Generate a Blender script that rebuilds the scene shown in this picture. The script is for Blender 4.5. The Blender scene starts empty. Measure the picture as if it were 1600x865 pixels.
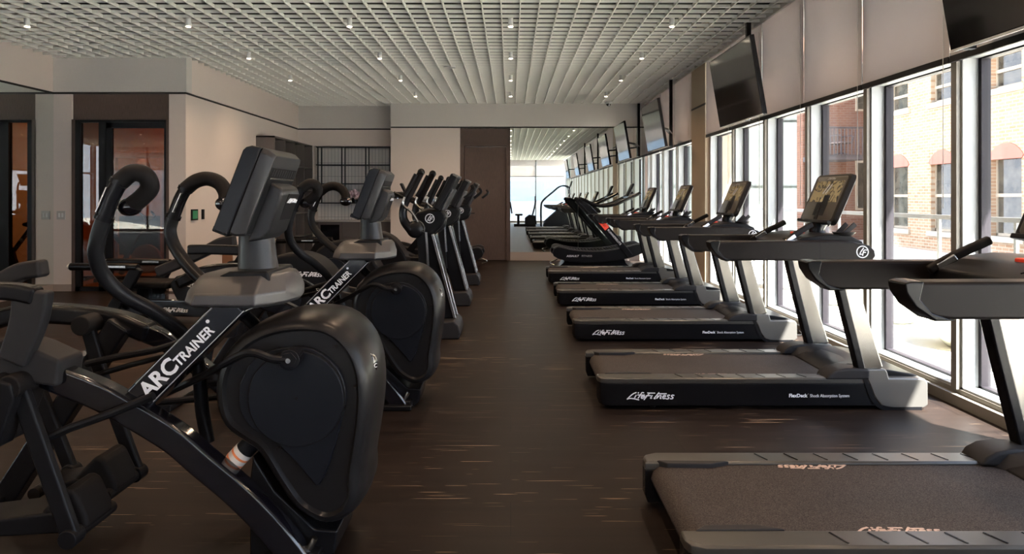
import bpy, bmesh, math, random
from mathutils import Vector, Matrix
random.seed(7)
C = bpy.context.scene.collection
S = bpy.context.scene
PI = math.pi

# ------------------------------------------------------------------ camera, world, sun, exposure
CAM_H, F = 1.33, 1090.0
cam_data = bpy.data.cameras.new('camera'); cam = bpy.data.objects.new('camera', cam_data); C.objects.link(cam)
cam.location = (0, 0, CAM_H); cam.rotation_euler = (PI/2, 0, 0)
cam_data.sensor_width = 36; cam_data.lens = 36*F/1600; cam_data.shift_x = 0.00125; cam_data.shift_y = -0.0775
cam_data.clip_end = 300; cam_data.clip_start = 0.02
S.camera = cam
S.view_settings.view_transform = 'Standard'; S.view_settings.look = 'None'
S.view_settings.gamma = 1; S.view_settings.use_curve_mapping = False
S.view_settings.exposure = 0.9
SUN_E, SKY_E, CAN_W = 60.0, 4.3, 52.0
w = bpy.data.worlds.new('sky'); S.world = w; w.use_nodes = True
wn = w.node_tree.nodes; wl = w.node_tree.links
bg = wn['Background']; bg.inputs['Strength'].default_value = SKY_E
tc = wn.new('ShaderNodeTexCoord'); sx = wn.new('ShaderNodeSeparateXYZ'); rp = wn.new('ShaderNodeValToRGB')
wl.new(tc.outputs['Generated'], sx.inputs[0]); wl.new(sx.outputs['Z'], rp.inputs[0]); wl.new(rp.outputs[0], bg.inputs[0])
rp.color_ramp.elements[0].position = 0.0; rp.color_ramp.elements[0].color = (.80, .86, 1, 1)
rp.color_ramp.elements[1].position = 0.8; rp.color_ramp.elements[1].color = (.55, .69, .97, 1)
sl = bpy.data.lights.new('sun', 'SUN'); sl.energy = SUN_E; sl.angle = 0.01; sl.color = (1, .96, .91)
sun = bpy.data.objects.new('sun', sl); C.objects.link(sun)
sun.rotation_euler = Vector((0.45, -0.55, 1.0)).to_track_quat('Z', 'Y').to_euler()
S.cycles.max_bounces = 8; S.cycles.transparent_max_bounces = 12; S.cycles.diffuse_bounces = 4; S.cycles.glossy_bounces = 4
S.cycles.sample_clamp_indirect = 6.0
S.cycles.use_denoising = True
S.cycles.caustics_reflective = False; S.cycles.caustics_refractive = False

# ------------------------------------------------------------------ materials
M = {}
def mat(name, col, rough=.5, metal=0, emit=None, es=0, noise=None, bump=None, coat=0, spec=.5):
    m = bpy.data.materials.new(name); m.use_nodes = True; nt = m.node_tree; N = nt.nodes; L = nt.links
    b = N['Principled BSDF']
    b.inputs['Base Color'].default_value = (*col, 1); b.inputs['Roughness'].default_value = rough
    b.inputs['Metallic'].default_value = metal; b.inputs['Specular IOR Level'].default_value = spec
    if coat: b.inputs['Coat Weight'].default_value = coat; b.inputs['Coat Roughness'].default_value = .1
    if emit: b.inputs['Emission Color'].default_value = (*emit, 1); b.inputs['Emission Strength'].default_value = es
    if noise:            # (scale, amount, stretch)
        t = N.new('ShaderNodeTexCoord'); mp = N.new('ShaderNodeMapping'); n = N.new('ShaderNodeTexNoise'); mx = N.new('ShaderNodeMix'); mx.data_type = 'RGBA'
        mp.inputs['Scale'].default_value = noise[2]; n.inputs['Scale'].default_value = noise[0]; n.inputs['Detail'].default_value = 4
        L.new(t.outputs['Object'], mp.inputs[0]); rg_ = N.new('ShaderNodeMapRange'); rg_.inputs[1].default_value = .33; rg_.inputs[2].default_value = .67
        L.new(mp.outputs[0], n.inputs[0]); L.new(n.outputs[0], rg_.inputs[0]); L.new(rg_.outputs[0], mx.inputs[0])
        a = noise[1]
        mx.inputs[6].default_value = (*[c*(1-a) for c in col], 1); mx.inputs[7].default_value = (*[min(1, c*(1+a)) for c in col], 1)
        L.new(mx.outputs[2], b.inputs['Base Color'])
    if bump:             # (scale, strength)
        t = N.new('ShaderNodeTexCoord'); n = N.new('ShaderNodeTexNoise'); bp = N.new('ShaderNodeBump')
        n.inputs['Scale'].default_value = bump[0]; bp.inputs['Strength'].default_value = bump[1]; bp.inputs['Distance'].default_value = .002
        L.new(t.outputs['Object'], n.inputs[0]); L.new(n.outputs[0], bp.inputs['Height']); L.new(bp.outputs[0], b.inputs['Normal'])
    M[name] = m
    return m
mat('black_plastic', (.008, .008, .009), .34, bump=(300, .06), spec=.09)
mat('black_satin', (.006, .006, .007), .24, spec=.16)
mat('black_gloss', (.004, .004, .006), .1, coat=.4)
mat('rubber', (.009, .008, .008), .6, spec=.09)
mat('dark_grey', (.022, .021, .022), .45, bump=(300, .05), spec=.09)
mat('pod_grey', (.038, .036, .038), .4, bump=(300, .05))
mat('hood_grey', (.10, .095, .088), .33, metal=.35)
mat('rail_grey', (.036, .034, .030), .3)
mat('rail_brown', (.012, .010, .0095), .34, spec=.09)
mat('steel', (.42, .40, .38), .27, metal=1)
mat('upright_steel', (.17, .16, .145), .2, metal=1)
mat('chrome', (.8, .8, .8), .12, metal=1)
mat('belt', (.040, .034, .032), .6, noise=(260, .8, (1, 1, 1)), bump=(700, .5), spec=.09)
mat('housing', (.010, .0095, .010), .3, bump=(300, .05), spec=.16)
mat('disc', (.007, .008, .011), .34, bump=(250, .05), spec=.16)
mat('white_print', (.75, .76, .8), .5)
mat('grey_print', (.35, .35, .36), .5)
mat('bronze_print', (.45, .32, .26), .5)
mat('red_plastic', (.75, .06, .03), .45)
mat('orange_print', (.75, .22, .08), .5)
mat('label_white', (.7, .66, .62), .5)
mat('ceiling_slat', (.88, .87, .80), .6)
mat('plenum', (.02, .02, .02), .9)
mat('wall_fabric', (.70, .61, .55), .85, noise=(60, .05, (1, 1, 12)))
mat('band', (.60, .57, .53), .85, noise=(60, .03, (1, 1, 8)))
mat('dark_line', (.018, .014, .012), .6)
mat('dark_wood', (.085, .058, .047), .6, spec=.25, noise=(30, .22, (8, 8, .35)))
mat('baseboard', (.34, .28, .24), .6)
mat('door_black', (.008, .008, .009), .5, spec=.12)
mat('cabinet', (.12, .10, .09), .5)
mat('cabinet_dark', (.022, .020, .020), .6)
mat('counter', (.55, .5, .45), .4)
mat('shelf_black', (.012, .012, .012), .5)
mat('white_reveal', (.34, .355, .36), .5)
mat('post_olive', (.17, .155, .13), .45, metal=.2)
mat('frame_black', (.014, .012, .015), .5, spec=.2)
mat('column', (.40, .32, .235), .7)
mat('tv_screen', (.004, .004, .005), .07)
mat('plate', (.45, .43, .40), .4)
mat('flower', (.75, .55, .60), .8)
mat('can_white', (.7, .7, .68), .4)
mat('lens', (1, .9, .8), .4, emit=(1, .80, .58), es=9)
mat('green_lcd', (.01, .03, .015), .3, emit=(.1, .7, .25), es=.08)
mat('amber', (.45, .17, .05), .6)
mat('tan_wood', (.25, .11, .05), .5)
mat('bush', (.75, .76, .62), .9, bump=(20, .5))
mat('stone_out', (.46, .43, .38), .9)
mat('paving', (.50, .48, .46), .9)
mat('rail_out', (.13, .13, .13), .4, metal=.4)
mat('sill_out', (.42, .34, .25), .8)
mat('arch_red', (.38, .13, .09), .8)
mat('winglass_out', (.05, .042, .03), .1, noise=(3, .6, (1, 1, 1)))
mat('win_white', (.34, .27, .19), .6)
mat('iron', (.05, .04, .04), .6)
mat('chair_out', (.14, .09, .07), .7)
mat('tower', (.055, .066, .06), .4)
mat('tower_line', (.03, .035, .035), .5)
mat('pale_wall', (.42, .43, .43), .8)
mat('blue_glass', (.24, .28, .32), .4)
mat('neck_grey', (.018, .0175, .019), .36, spec=.25)
mat('towel', (.6, .6, .6), .8)

def nodes(name):
    m = bpy.data.materials.new(name); m.use_nodes = True; M[name] = m
    return m.node_tree.nodes, m.node_tree.links, m.node_tree.nodes['Principled BSDF']
# vinyl floor: dark brown planks with thin pale streaks running across the room
N, L, b = nodes('floor_vinyl')
t = N.new('ShaderNodeTexCoord')
def streak(sx_, sy_, lo, hi, off=0, sc=1.0):
    mp = N.new('ShaderNodeMapping'); mp.inputs['Scale'].default_value = (sx_, sy_, 1); mp.inputs['Location'].default_value = (off, off*1.7, off)
    n = N.new('ShaderNodeTexNoise'); n.inputs['Scale'].default_value = sc; n.inputs['Detail'].default_value = 1.5
    r = N.new('ShaderNodeMapRange'); r.inputs[1].default_value = lo; r.inputs[2].default_value = hi
    L.new(t.outputs['Object'], mp.inputs[0]); L.new(mp.outputs[0], n.inputs[0]); L.new(n.outputs[0], r.inputs[0]); return r.outputs[0]
def math_(op, a, bb):
    n = N.new('ShaderNodeMath'); n.operation = op
    for i, v in enumerate((a, bb)):
        if isinstance(v, (int, float)): n.inputs[i].default_value = v
        else: L.new(v, n.inputs[i])
    return n.outputs[0]
s1 = streak(1.5, 80, .705, .72); s2 = streak(3.5, 130, .71, .725, 7.3); clus = streak(1.0, 1.3, .45, .6, 3.1)
st = math_('MULTIPLY', math_('MAXIMUM', s1, math_('MULTIPLY', s2, .55)), math_('ADD', math_('MULTIPLY', clus, .8), .2))
base = N.new('ShaderNodeMix'); base.data_type = 'RGBA'
base.inputs[6].default_value = (.007, .0048, .004, 1); base.inputs[7].default_value = (.016, .0108, .0088, 1)
L.new(streak(.8, 14, .2, .8, 1.1), base.inputs[0])
mx = N.new('ShaderNodeMix'); mx.data_type = 'RGBA'; mx.inputs[7].default_value = (.62, .44, .30, 1)
L.new(base.outputs[2], mx.inputs[6]); L.new(st, mx.inputs[0])
br = N.new('ShaderNodeTexBrick'); br.inputs['Scale'].default_value = 1; br.inputs['Brick Width'].default_value = 1.83; br.inputs['Row Height'].default_value = .305
br.inputs['Mortar Size'].default_value = .0015; br.inputs['Mortar'].default_value = (0, 0, 0, 1); br.inputs['Color1'].default_value = (.86, .86, .86, 1); br.inputs['Color2'].default_value = (1.1, 1.08, 1.05, 1)
L.new(t.outputs['Object'], br.inputs[0])
m2 = N.new('ShaderNodeMix'); m2.data_type = 'RGBA'; m2.blend_type = 'MULTIPLY'; m2.inputs[0].default_value = 1
L.new(mx.outputs[2], m2.inputs[6]); L.new(br.outputs[0], m2.inputs[7]); L.new(m2.outputs[2], b.inputs['Base Color'])
b.inputs['Roughness'].default_value = .42; b.inputs['Specular IOR Level'].default_value = .10
# brick
def brick(name, c1, c2, mortar, axis):
    global N, L
    N, L, b = nodes(name)
    t = N.new('ShaderNodeTexCoord'); mp = N.new('ShaderNodeMapping')
    mp.inputs['Rotation'].default_value = (PI/2, 0, 0) if axis == 'y' else (PI/2, 0, PI/2)
    sp = N.new('ShaderNodeSeparateXYZ'); cb = N.new('ShaderNodeCombineXYZ')
    L.new(t.outputs['Object'], sp.inputs[0]); L.new(sp.outputs['X' if axis == 'y' else 'Y'], cb.inputs[0]); L.new(sp.outputs['Z'], cb.inputs[1])
    br = N.new('ShaderNodeTexBrick'); br.inputs['Scale'].default_value = 1; br.inputs['Brick Width'].default_value = .23; br.inputs['Row Height'].default_value = .083
    br.inputs['Mortar Size'].default_value = .012; br.inputs['Color1'].default_value = (*c1, 1); br.inputs['Color2'].default_value = (*c2, 1); br.inputs['Mortar'].default_value = (*mortar, 1)
    L.new(cb.outputs[0], br.inputs[0])
    n = N.new('ShaderNodeTexNoise'); n.inputs['Scale'].default_value = .8; n.inputs['Detail'].default_value = 5
    L.new(t.outputs['Object'], n.inputs[0])
    mx = N.new('ShaderNodeMix'); mx.data_type = 'RGBA'; mx.blend_type = 'MULTIPLY'; mx.inputs[0].default_value = .5
    L.new(br.outputs[0], mx.inputs[6]); L.new(n.outputs[1], mx.inputs[7]); L.new(br.outputs[0], b.inputs['Base Color'])
    b.inputs['Roughness'].default_value = .9
brick('brick_cream', (.31, .165, .085), (.40, .245, .14), (.44, .34, .235), 'x')
brick('brick_red', (.135, .05, .025), (.165, .07, .036), (.17, .11, .08), 'y')
# transparent glass pane
def glass(name, tint, ior=1.45, k=1.0):
    m = bpy.data.materials.new(name); m.use_nodes = True; N = m.node_tree.nodes; L = m.node_tree.links
    N.remove(N['Principled BSDF']); o = N['Material Output']
    tr = N.new('ShaderNodeBsdfTransparent'); tr.inputs[0].default_value = (*tint, 1)
    g = N.new('ShaderNodeBsdfGlossy'); g.inputs['Roughness'].default_value = 0.0
    ge = N.new('ShaderNodeNewGeometry'); dt = N.new('ShaderNodeVectorMath'); dt.operation = 'DOT_PRODUCT'; mx = N.new('ShaderNodeMixShader')
    L.new(ge.outputs['Normal'], dt.inputs[0]); L.new(ge.outputs['Incoming'], dt.inputs[1])
    def mm(op, a, b_):
        n = N.new('ShaderNodeMath'); n.operation = op
        for i, v in enumerate((a, b_)):
            if isinstance(v, (int, float)): n.inputs[i].default_value = v
            elif v is not None: L.new(v, n.inputs[i])
        return n.outputs[0]
    r0 = ((ior-1)/(ior+1))**2*k
    fr = mm('ADD', mm('MULTIPLY', mm('POWER', mm('SUBTRACT', 1.0, mm('ABSOLUTE', dt.outputs['Value'], 0)), 5.0), (1-r0)*.6), r0)
    L.new(fr, mx.inputs[0]); L.new(tr.outputs[0], mx.inputs[1]); L.new(g.outputs[0], mx.inputs[2]); L.new(mx.outputs[0], o.inputs[0]); M[name] = m
glass('window_glass', (.97, .985, .98)); glass('door_glass', (.50, .40, .33), 1.6, 1.3)
# mirror
m = bpy.data.materials.new('mirror'); m.use_nodes = True; b = m.node_tree.nodes['Principled BSDF']
b.inputs['Metallic'].default_value = 1; b.inputs['Roughness'].default_value = 0.0; b.inputs['Base Color'].default_value = (.84, .90, .87, 1); M['mirror'] = m
# roller shade cloth: lets some daylight through
m = bpy.data.materials.new('shade_cloth'); m.use_nodes = True; N = m.node_tree.nodes; L = m.node_tree.links
N.remove(N['Principled BSDF']); o = N['Material Output']
d = N.new('ShaderNodeBsdfDiffuse'); d.inputs[0].default_value = (.40, .375, .37, 1)
tl = N.new('ShaderNodeBsdfTranslucent'); tl.inputs[0].default_value = (.20, .185, .18, 1); ad = N.new('ShaderNodeAddShader')
L.new(d.outputs[0], ad.inputs[0]); L.new(tl.outputs[0], ad.inputs[1]); L.new(ad.outputs[0], o.inputs[0]); M['shade_cloth'] = m
# console face: black camouflage film, khaki painted in for the sun reflecting off it
N, L, b = nodes('screen_art')
t = N.new('ShaderNodeTexCoord'); v = N.new('ShaderNodeTexNoise'); v.inputs['Scale'].default_value = 11; v.inputs['Distortion'].default_value = 2.2; v.inputs['Detail'].default_value = .5
r = N.new('ShaderNodeValToRGB'); r.color_ramp.interpolation = 'CONSTANT'
r.color_ramp.elements[0].color = (.30, .26, .15, 1); r.color_ramp.elements[1].position = .5; r.color_ramp.elements[1].color = (.02, .017, .012, 1)
e = r.color_ramp.elements.new(.57); e.color = (.12, .10, .06, 1); e = r.color_ramp.elements.new(.62); e.color = (.30, .26, .15, 1)
L.new(t.outputs['Object'], v.inputs[0]); L.new(v.outputs[0], r.inputs[0]); L.new(r.outputs[0], b.inputs['Base Color']); b.inputs['Roughness'].default_value = .25
mat('console_face', (.055, .047, .035), .3)

# ------------------------------------------------------------------ helpers
def tag(o, label=None, cat=None, group=None, kind=None):
    if label: o['label'] = label
    if cat: o['category'] = cat
    if group: o['group'] = group
    if kind: o['kind'] = kind
    return o
def empty(name, loc=(0, 0, 0), rz=0, label=None, cat=None, group=None):
    o = bpy.data.objects.new(name, None); C.objects.link(o); o.location = loc; o.rotation_euler = (0, 0, rz); o.empty_display_size = .1
    return tag(o, label, cat, group)
def kids(o): return [c for c in ALL if c.parent == o]
ALL = []
def copy_tree(o, parent=None, top=True):
    c = o.copy(); C.objects.link(c)
    if not top: c.parent = parent
    for ch in list(o.children): copy_tree(ch, c, False)
    return c
def cr(pts, n=6):
    "smooth curve through points"
    P = [Vector(p) for p in pts]; P = [P[0]*2-P[1]] + P + [P[-1]*2-P[-2]]; out = []
    for i in range(1, len(P)-2):
        for k in range(n):
            t = k/n; a, b_, c, d_ = P[i-1], P[i], P[i+1], P[i+2]
            out.append(.5*((2*b_)+(c-a)*t+(2*a-5*b_+4*c-d_)*t*t+(3*b_-a-3*c+d_)*t**3))
    out.append(P[-2]); return out
class MB:
    def __init__(s): s.bm = bmesh.new()
    def box(s, x0, y0, z0, x1, y1, z1, mtx=None):
        v = [s.bm.verts.new(p) for p in [(x0,y0,z0),(x1,y0,z0),(x1,y1,z0),(x0,y1,z0),(x0,y0,z1),(x1,y0,z1),(x1,y1,z1),(x0,y1,z1)]]
        for f in [(0,3,2,1),(4,5,6,7),(0,1,5,4),(1,2,6,5),(2,3,7,6),(3,0,4,7)]: s.bm.faces.new([v[i] for i in f])
        if mtx is not None:
            for q in v: q.co = mtx @ q.co
        return s
    def prism(s, prof, y0, y1, inset=0):
        "XZ outline extruded along Y"
        a = [s.bm.verts.new((p[0], y0, p[1])) for p in prof]; b_ = [s.bm.verts.new((p[0], y1, p[1])) for p in prof]
        n = len(prof); s.bm.faces.new(a); s.bm.faces.new(b_[::-1])
        for i in range(n): s.bm.faces.new((a[i], b_[i], b_[(i+1) % n], a[(i+1) % n]))
        return s
    def rings(s, rings, closed=True, caps=True):
        R = [[s.bm.verts.new(p) for p in r] for r in rings]; n = len(R[0])
        for i in range(len(R)-1):
            for j in range(n): s.bm.faces.new((R[i][j], R[i][(j+1) % n], R[i+1][(j+1) % n], R[i+1][j]))
        if caps: s.bm.faces.new(R[0][::-1]); s.bm.faces.new(R[-1])
        return s
    def sweep(s, path, sec, ref=(0, 1, 0), caps=True):
        "sec: list of (u,v) or function(i,n)->list; u along ref side, v along normal"
        P = [Vector(p) for p in path]; n = len(P); ref = Vector(ref); rings = []
        for i in range(n):
            t = (P[min(i+1, n-1)]-P[max(i-1, 0)]).normalized()
            u = (ref-t*ref.dot(t))
            if u.length < 1e-4: u = t.orthogonal()
            u.normalize(); v = t.cross(u).normalized(); ref = u
            sc = sec(i/(n-1)) if callable(sec) else sec
            rings.append([P[i]+u*a+v*b_ for a, b_ in sc])
        return s.rings(rings, caps=caps)
    def tube(s, path, r, n=12, ref=(0, 1, 0)):
        f = r if callable(r) else (lambda t: r)
        return s.sweep(path, lambda t: [(math.cos(k*2*PI/n)*f(t), math.sin(k*2*PI/n)*f(t)) for k in range(n)], ref)
    def bar(s, path, w_, h_, ref=(0, 1, 0)):
        g = lambda q, t: q(t) if callable(q) else q
        return s.sweep(path, lambda t: [(-g(w_, t)/2, -g(h_, t)/2), (g(w_, t)/2, -g(h_, t)/2), (g(w_, t)/2, g(h_, t)/2), (-g(w_, t)/2, g(h_, t)/2)], ref)
    def ball(s, c, r, sc=(1, 1, 1)):
        bmesh.ops.create_uvsphere(s.bm, u_segments=16, v_segments=10, radius=r, matrix=Matrix.Translation(c) @ Matrix.Diagonal((*sc, 1))); return s
    def cyl(s, p0, p1, r, n=20): return s.tube([p0, p1], r, n, ref=(0.3, .2, .9))
    def build(s, name, m, parent=None, bevel=0, seg=2, smooth=True, loc=None, rot=None, ang=35):
        bmesh.ops.recalc_face_normals(s.bm, faces=s.bm.faces)
        me = bpy.data.meshes.new(name); s.bm.to_mesh(me); s.bm.free(); me.materials.append(M[m] if isinstance(m, str) else m)
        if smooth:
            me.shade_smooth(); me.set_sharp_from_angle(angle=math.radians(ang))
        o = bpy.data.objects.new(name, me); C.objects.link(o)
        if parent: o.parent = parent
        if loc: o.location = loc
        if rot: o.rotation_euler = rot
        if bevel:
            bv = o.modifiers.new('bevel', 'BEVEL'); bv.width = bevel; bv.segments = seg; bv.limit_method = 'ANGLE'; bv.angle_limit = math.radians(35); bv.harden_normals = True
        return o
def struct(name, mb, m, parent=None, **k):
    o = mb.build(name, m, parent, **k)
    if not parent: o['kind'] = 'structure'
    return o
def text(name, s_, size, m, parent, mtx, shear=0, offset=0, extrude=.0006, sxy=(1, 1), align='LEFT', spacing=1, width=None):
    "raised lettering; mtx places the text plane (x right, y up)"
    cu = bpy.data.curves.new(name, 'FONT'); cu.body = s_; cu.size = size; cu.shear = shear; cu.offset = offset; cu.extrude = extrude; cu.align_x = align; cu.space_character = spacing
    cu.resolution_u = 3
    t_ = bpy.data.objects.new('tmp', cu); C.objects.link(t_); bpy.context.view_layer.update()
    me = bpy.data.meshes.new_from_object(t_.evaluated_get(bpy.context.evaluated_depsgraph_get()))
    bpy.data.objects.remove(t_); bpy.data.curves.remove(cu)
    if width: sxy = (width/max(v.co.x for v in me.vertices), sxy[1])
    for v in me.vertices: v.co.x *= sxy[0]; v.co.y *= sxy[1]
    me.transform(mtx); me.name = name; me.materials.clear(); me.materials.append(M[m])
    o = bpy.data.objects.new(name, me); C.objects.link(o); o.parent = parent; return o
FRONT = Matrix(((1,0,0,0),(0,0,-1,0),(0,1,0,0),(0,0,0,1)))       # text plane facing -Y
def at(x, y, z, m=FRONT, s=1): return Matrix.Translation((x, y, z)) @ m @ Matrix.Scale(s, 4)
def strokes(name, lines, wd, m, parent, mtx, t=.0006):
    "ribbon lettering from pen strokes in a plane"
    mb = MB()
    for ln in lines:
        P = [Vector((p[0], p[1], 0)) for p in ln]
        if len(P) > 2: P = cr(P, 3)
        mb.sweep(P, [(-wd/2, -t), (wd/2, -t), (wd/2, t), (-wd/2, t)], ref=(0.01, -1, 0) if abs((P[-1]-P[0]).x) > abs((P[-1]-P[0]).y) else (1, 0.01, 0))
    for v in mb.bm.verts: v.co = mtx @ v.co
    return mb.build(name, m, parent, smooth=False)
_LF = [[(470,176),(400,205),(335,258),(270,320)],[(270,320),(330,300),(430,310),(525,332)],[(468,228),(428,292)],[(500,192),(520,178)],
 [(628,185),(585,180),(545,240),(500,300)],[(490,228),(645,230)],[(575,275),(630,252),(605,235),(572,262),(575,298),(615,292),(655,255)],
 [(695,187),(862,190)],[(745,192),(690,250),(625,332)],[(665,245),(772,242)],[(802,235),(760,298),(795,290)],[(945,172),(885,245),(835,305),(870,300)],[(905,205),(1102,203)],
 [(922,238),(890,305)],[(895,298),(950,245),(988,245),(962,300),(990,298)],[(1032,275),(1082,252),(1055,234),(1020,265),(1028,306),(1080,295)],
 [(1172,238),(1135,232),(1120,255),(1150,282),(1128,310),(1085,308)],[(1262,238),(1218,232),(1200,255),(1235,282),(1212,308),(1170,305)]]
def lf_script(name, width, m, parent, mtx, wd=26):
    k = width/1000.0
    return strokes(name, [[((x-260)*k, (255-y)*k) for x, y in ln] for ln in _LF], wd*k, m, parent, mtx)
def lf_badge(name, r, m, parent, mtx):
    ring = [(math.cos(a*PI/12)*r, math.sin(a*PI/12)*r) for a in range(25)]
    k = r/10
    ln = [[(2*k,7*k),(-3*k,0),(-5*k,-5*k)],[(-5*k,-4.5*k),(0,-4*k)],[(8*k,3*k),(2.5*k,2.5*k),(0*k,-7*k)],[(1.5*k,-1*k),(6*k,-.8*k)]]
    mb_par = strokes(name, ring and [[Vector((p[0], p[1])) for p in ring][i:i+2] for i in range(24)] + ln, r*.17, m, parent, mtx)
    return mb_par
# ------------------------------------------------------------------ room shell
XW, XL, XN, YB, YN, YF, YR = 2.86, -6.5, -4.62, 14.75, 15.15, 9.92, -7.6
ZC, ZT, ZTOP = 3.31, 2.83, 3.42
struct('wall_right_upper', MB().box(XW+.1, YR, ZTOP, XW+.4, YN+.9, 3.95), 'plenum', smooth=False)
struct('sun_overhang', MB().box(XW+.4, YR, 3.55, 4.08, YN+.9, 3.85), 'rail_out', smooth=False)  # unseen overhang outside, added to cut off the high sun on the windows
struct('floor', MB().box(XL-.3, YR-.3, -.12, XW+.02, YN+.9, 0), 'floor_vinyl', smooth=False)
struct('ceiling', MB().box(XL-.3, YR-.3, 3.95, XW+.5, YN+.9, 4.05), 'plenum', smooth=False)
g = MB(); x = 0.1
ys, xs = [], []
k = -34
while k*.2+.1 < XW: 
    xs.append(k*.2+.1); k += 1
k = int(YR/.2)
while k*.2+.09 < YN: ys.append(k*.2+.09); k += 1
for x in xs:
    if x < XL: continue
    g.box(x-.006, YR, ZC, x+.006, YB if x > -2.5 else (YN if x > XN else YF), ZC+.038)
for y in ys:
    g.box(XL if y < YF else XN, y-.005, ZC+.001, XW-.04, y+.005, ZC+.036) if y < YB else g.box(XN, y-.005, ZC+.001, -2.54, y+.005, ZC+.036)
struct('trim_0', g, 'ceiling_slat', smooth=False)
struct('trim_1', MB().box(XW-.045, YR, ZC-.015, XW-.02, YB, ZC+.08), 'ceiling_slat', smooth=False)
# front wall stretch (YF) with the glazed studio door
fx0, fx1 = -6.24, -4.86
fw = MB().box(XL-.2, YF, 0, fx0, YF+.16, ZT-.03).box(fx1, YF, 0, XN, YF+.16, ZT-.03)
struct('wall_front_left', fw, 'wall_fabric', smooth=False)
struct('trim_2', MB().box(XL-.2, YF-.012, ZT, XN+.012, YF+.16, ZTOP+.5), 'band', smooth=False)
struct('trim_3', MB().box(XL-.2, YF+.01, ZT-.03, XN-.01, YF+.16, ZT), 'dark_line', smooth=False)
struct('wall_panel_front_left', MB().box(fx0, YF+.03, 2.44, fx1, YF+.14, ZT-.03), 'dark_wood', smooth=False)
struct('trim_4', MB().box(fx0, YF-.01, 0, fx0+.045, YF+.15, 2.44).box(fx1-.035, YF-.01, 0, fx1, YF+.15, 2.44), 'dark_wood', smooth=False)
struct('baseboard_front', MB().box(XL, YF-.015, 0, fx0, YF, .1), 'baseboard', smooth=False)
d = empty('door_1', (0, 0, 0)); d['kind'] = 'structure'
a0, a1 = fx0+.045, fx1-.035
MB().box(a0, YF, 0, a0+.07, YF+.08, 2.43).box(a1-.035, YF, 0, a1, YF+.08, 2.43).box(a0, YF, 2.40, a1, YF+.08, 2.435).box(a0, YF, 0, a1, YF+.08, .06).box(-5.86, YF, 0, -5.76, YF+.08, 2.43).build('door_frame', 'door_black', d, smooth=False)
MB().box(-5.76, YF+.01, .06, -5.68, YF+.06, 2.4).box(-5.76, YF+.01, 2.32, a1-.035, YF+.06, 2.4).box(-5.76, YF+.01, .06, a1-.035, YF+.06, .16).build('door_leaf_frame', 'door_black', d, smooth=False)
MB().box(a0+.07, YF+.035, .06, -5.86, YF+.042, 2.40).build('side_pane', 'door_glass', d, smooth=False)
MB().box(-5.68, YF+.035, .16, a1-.035, YF+.042, 2.32).build('door_pane', 'door_glass', d, smooth=False)
# left wall: mirror below the dark line, plain band above
struct('wall_left', MB().box(XL-.2, YR, 0, XL-.02, YF, ZTOP+.5), 'wall_fabric', smooth=False)
struct('trim_5', MB().box(XL-.02, YR, ZT, XL, YF-.012, ZTOP+.5), 'wall_fabric', smooth=False)
struct('trim_6', MB().box(XL-.019, YR, ZT-.03, XL-.006, YF, ZT), 'dark_line', smooth=False)
struct('baseboard_left', MB().box(XL-.02, YR, 0, XL+.0, YF-.015, .1), 'baseboard', smooth=False)
tag(MB().box(XL-.015, -2, .1, XL, YF-.002, ZT-.03).build('wall_mirror', 'mirror', smooth=False), 'full height mirror covering the left wall beside the glass studio door', 'mirror')
# left wall beyond the door (XN)
struct('wall_left_far', MB().box(XN-.1, YF+.16, 0, XN, YN+.5, ZT-.03), 'wall_fabric', smooth=False)
struct('trim_7', MB().box(XN-.1, YF+.16, ZT, XN+.012, YN+.5, ZTOP+.5), 'wall_fabric', smooth=False)
struct('trim_8', MB().box(XN-.1, YF+.0, ZT-.03, XN-.01, YN+.5, ZT), 'dark_line', smooth=False)
# nook wall with recessed niche
nx1 = -2.54
struct('wall_back_nook', MB().box(XN, YN, 2.45, nx1, YN+.5, ZT-.03).box(XN, YN, 0, -4.27, YN+.5, 2.45).box(XN, YN+.34, .84, nx1, YN+.6, 2.45).box(XN, YN+.5, 0, nx1, YN+.6, .84), 'wall_fabric', smooth=False)
struct('trim_9', MB().box(XN, YN-.012, ZT, nx1, YN+.5, ZTOP+.5), 'band', smooth=False)
struct('trim_10', MB().box(XN, YN+.01, ZT-.03, nx1, YN+.5, ZT), 'dark_line', smooth=False)
N, L, b = nodes('tile')
t = N.new('ShaderNodeTexCoord'); sp = N.new('ShaderNodeSeparateXYZ'); cb = N.new('ShaderNodeCombineXYZ'); L.new(t.outputs['Object'], sp.inputs[0]); L.new(sp.outputs['X'], cb.inputs[0]); L.new(sp.outputs['Z'], cb.inputs[1])
br = N.new('ShaderNodeTexBrick'); br.offset = 0; br.inputs['Scale'].default_value = 1; br.inputs['Brick Width'].default_value = .075; br.inputs['Row Height'].default_value = .3; br.inputs['Mortar Size'].default_value = .003
br.inputs['Color1'].default_value = (.74, .69, .63, 1); br.inputs['Color2'].default_value = (.80, .75, .69, 1); br.inputs['Mortar'].default_value = (.2, .18, .16, 1)
L.new(cb.outputs[0], br.inputs[0]); L.new(br.outputs[0], b.inputs['Base Color']); b.inputs['Roughness'].default_value = .3
struct('trim_11', MB().box(-4.268, YN+.32, .84, nx1-.002, YN+.338, 2.448), 'tile', smooth=False)
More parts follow.
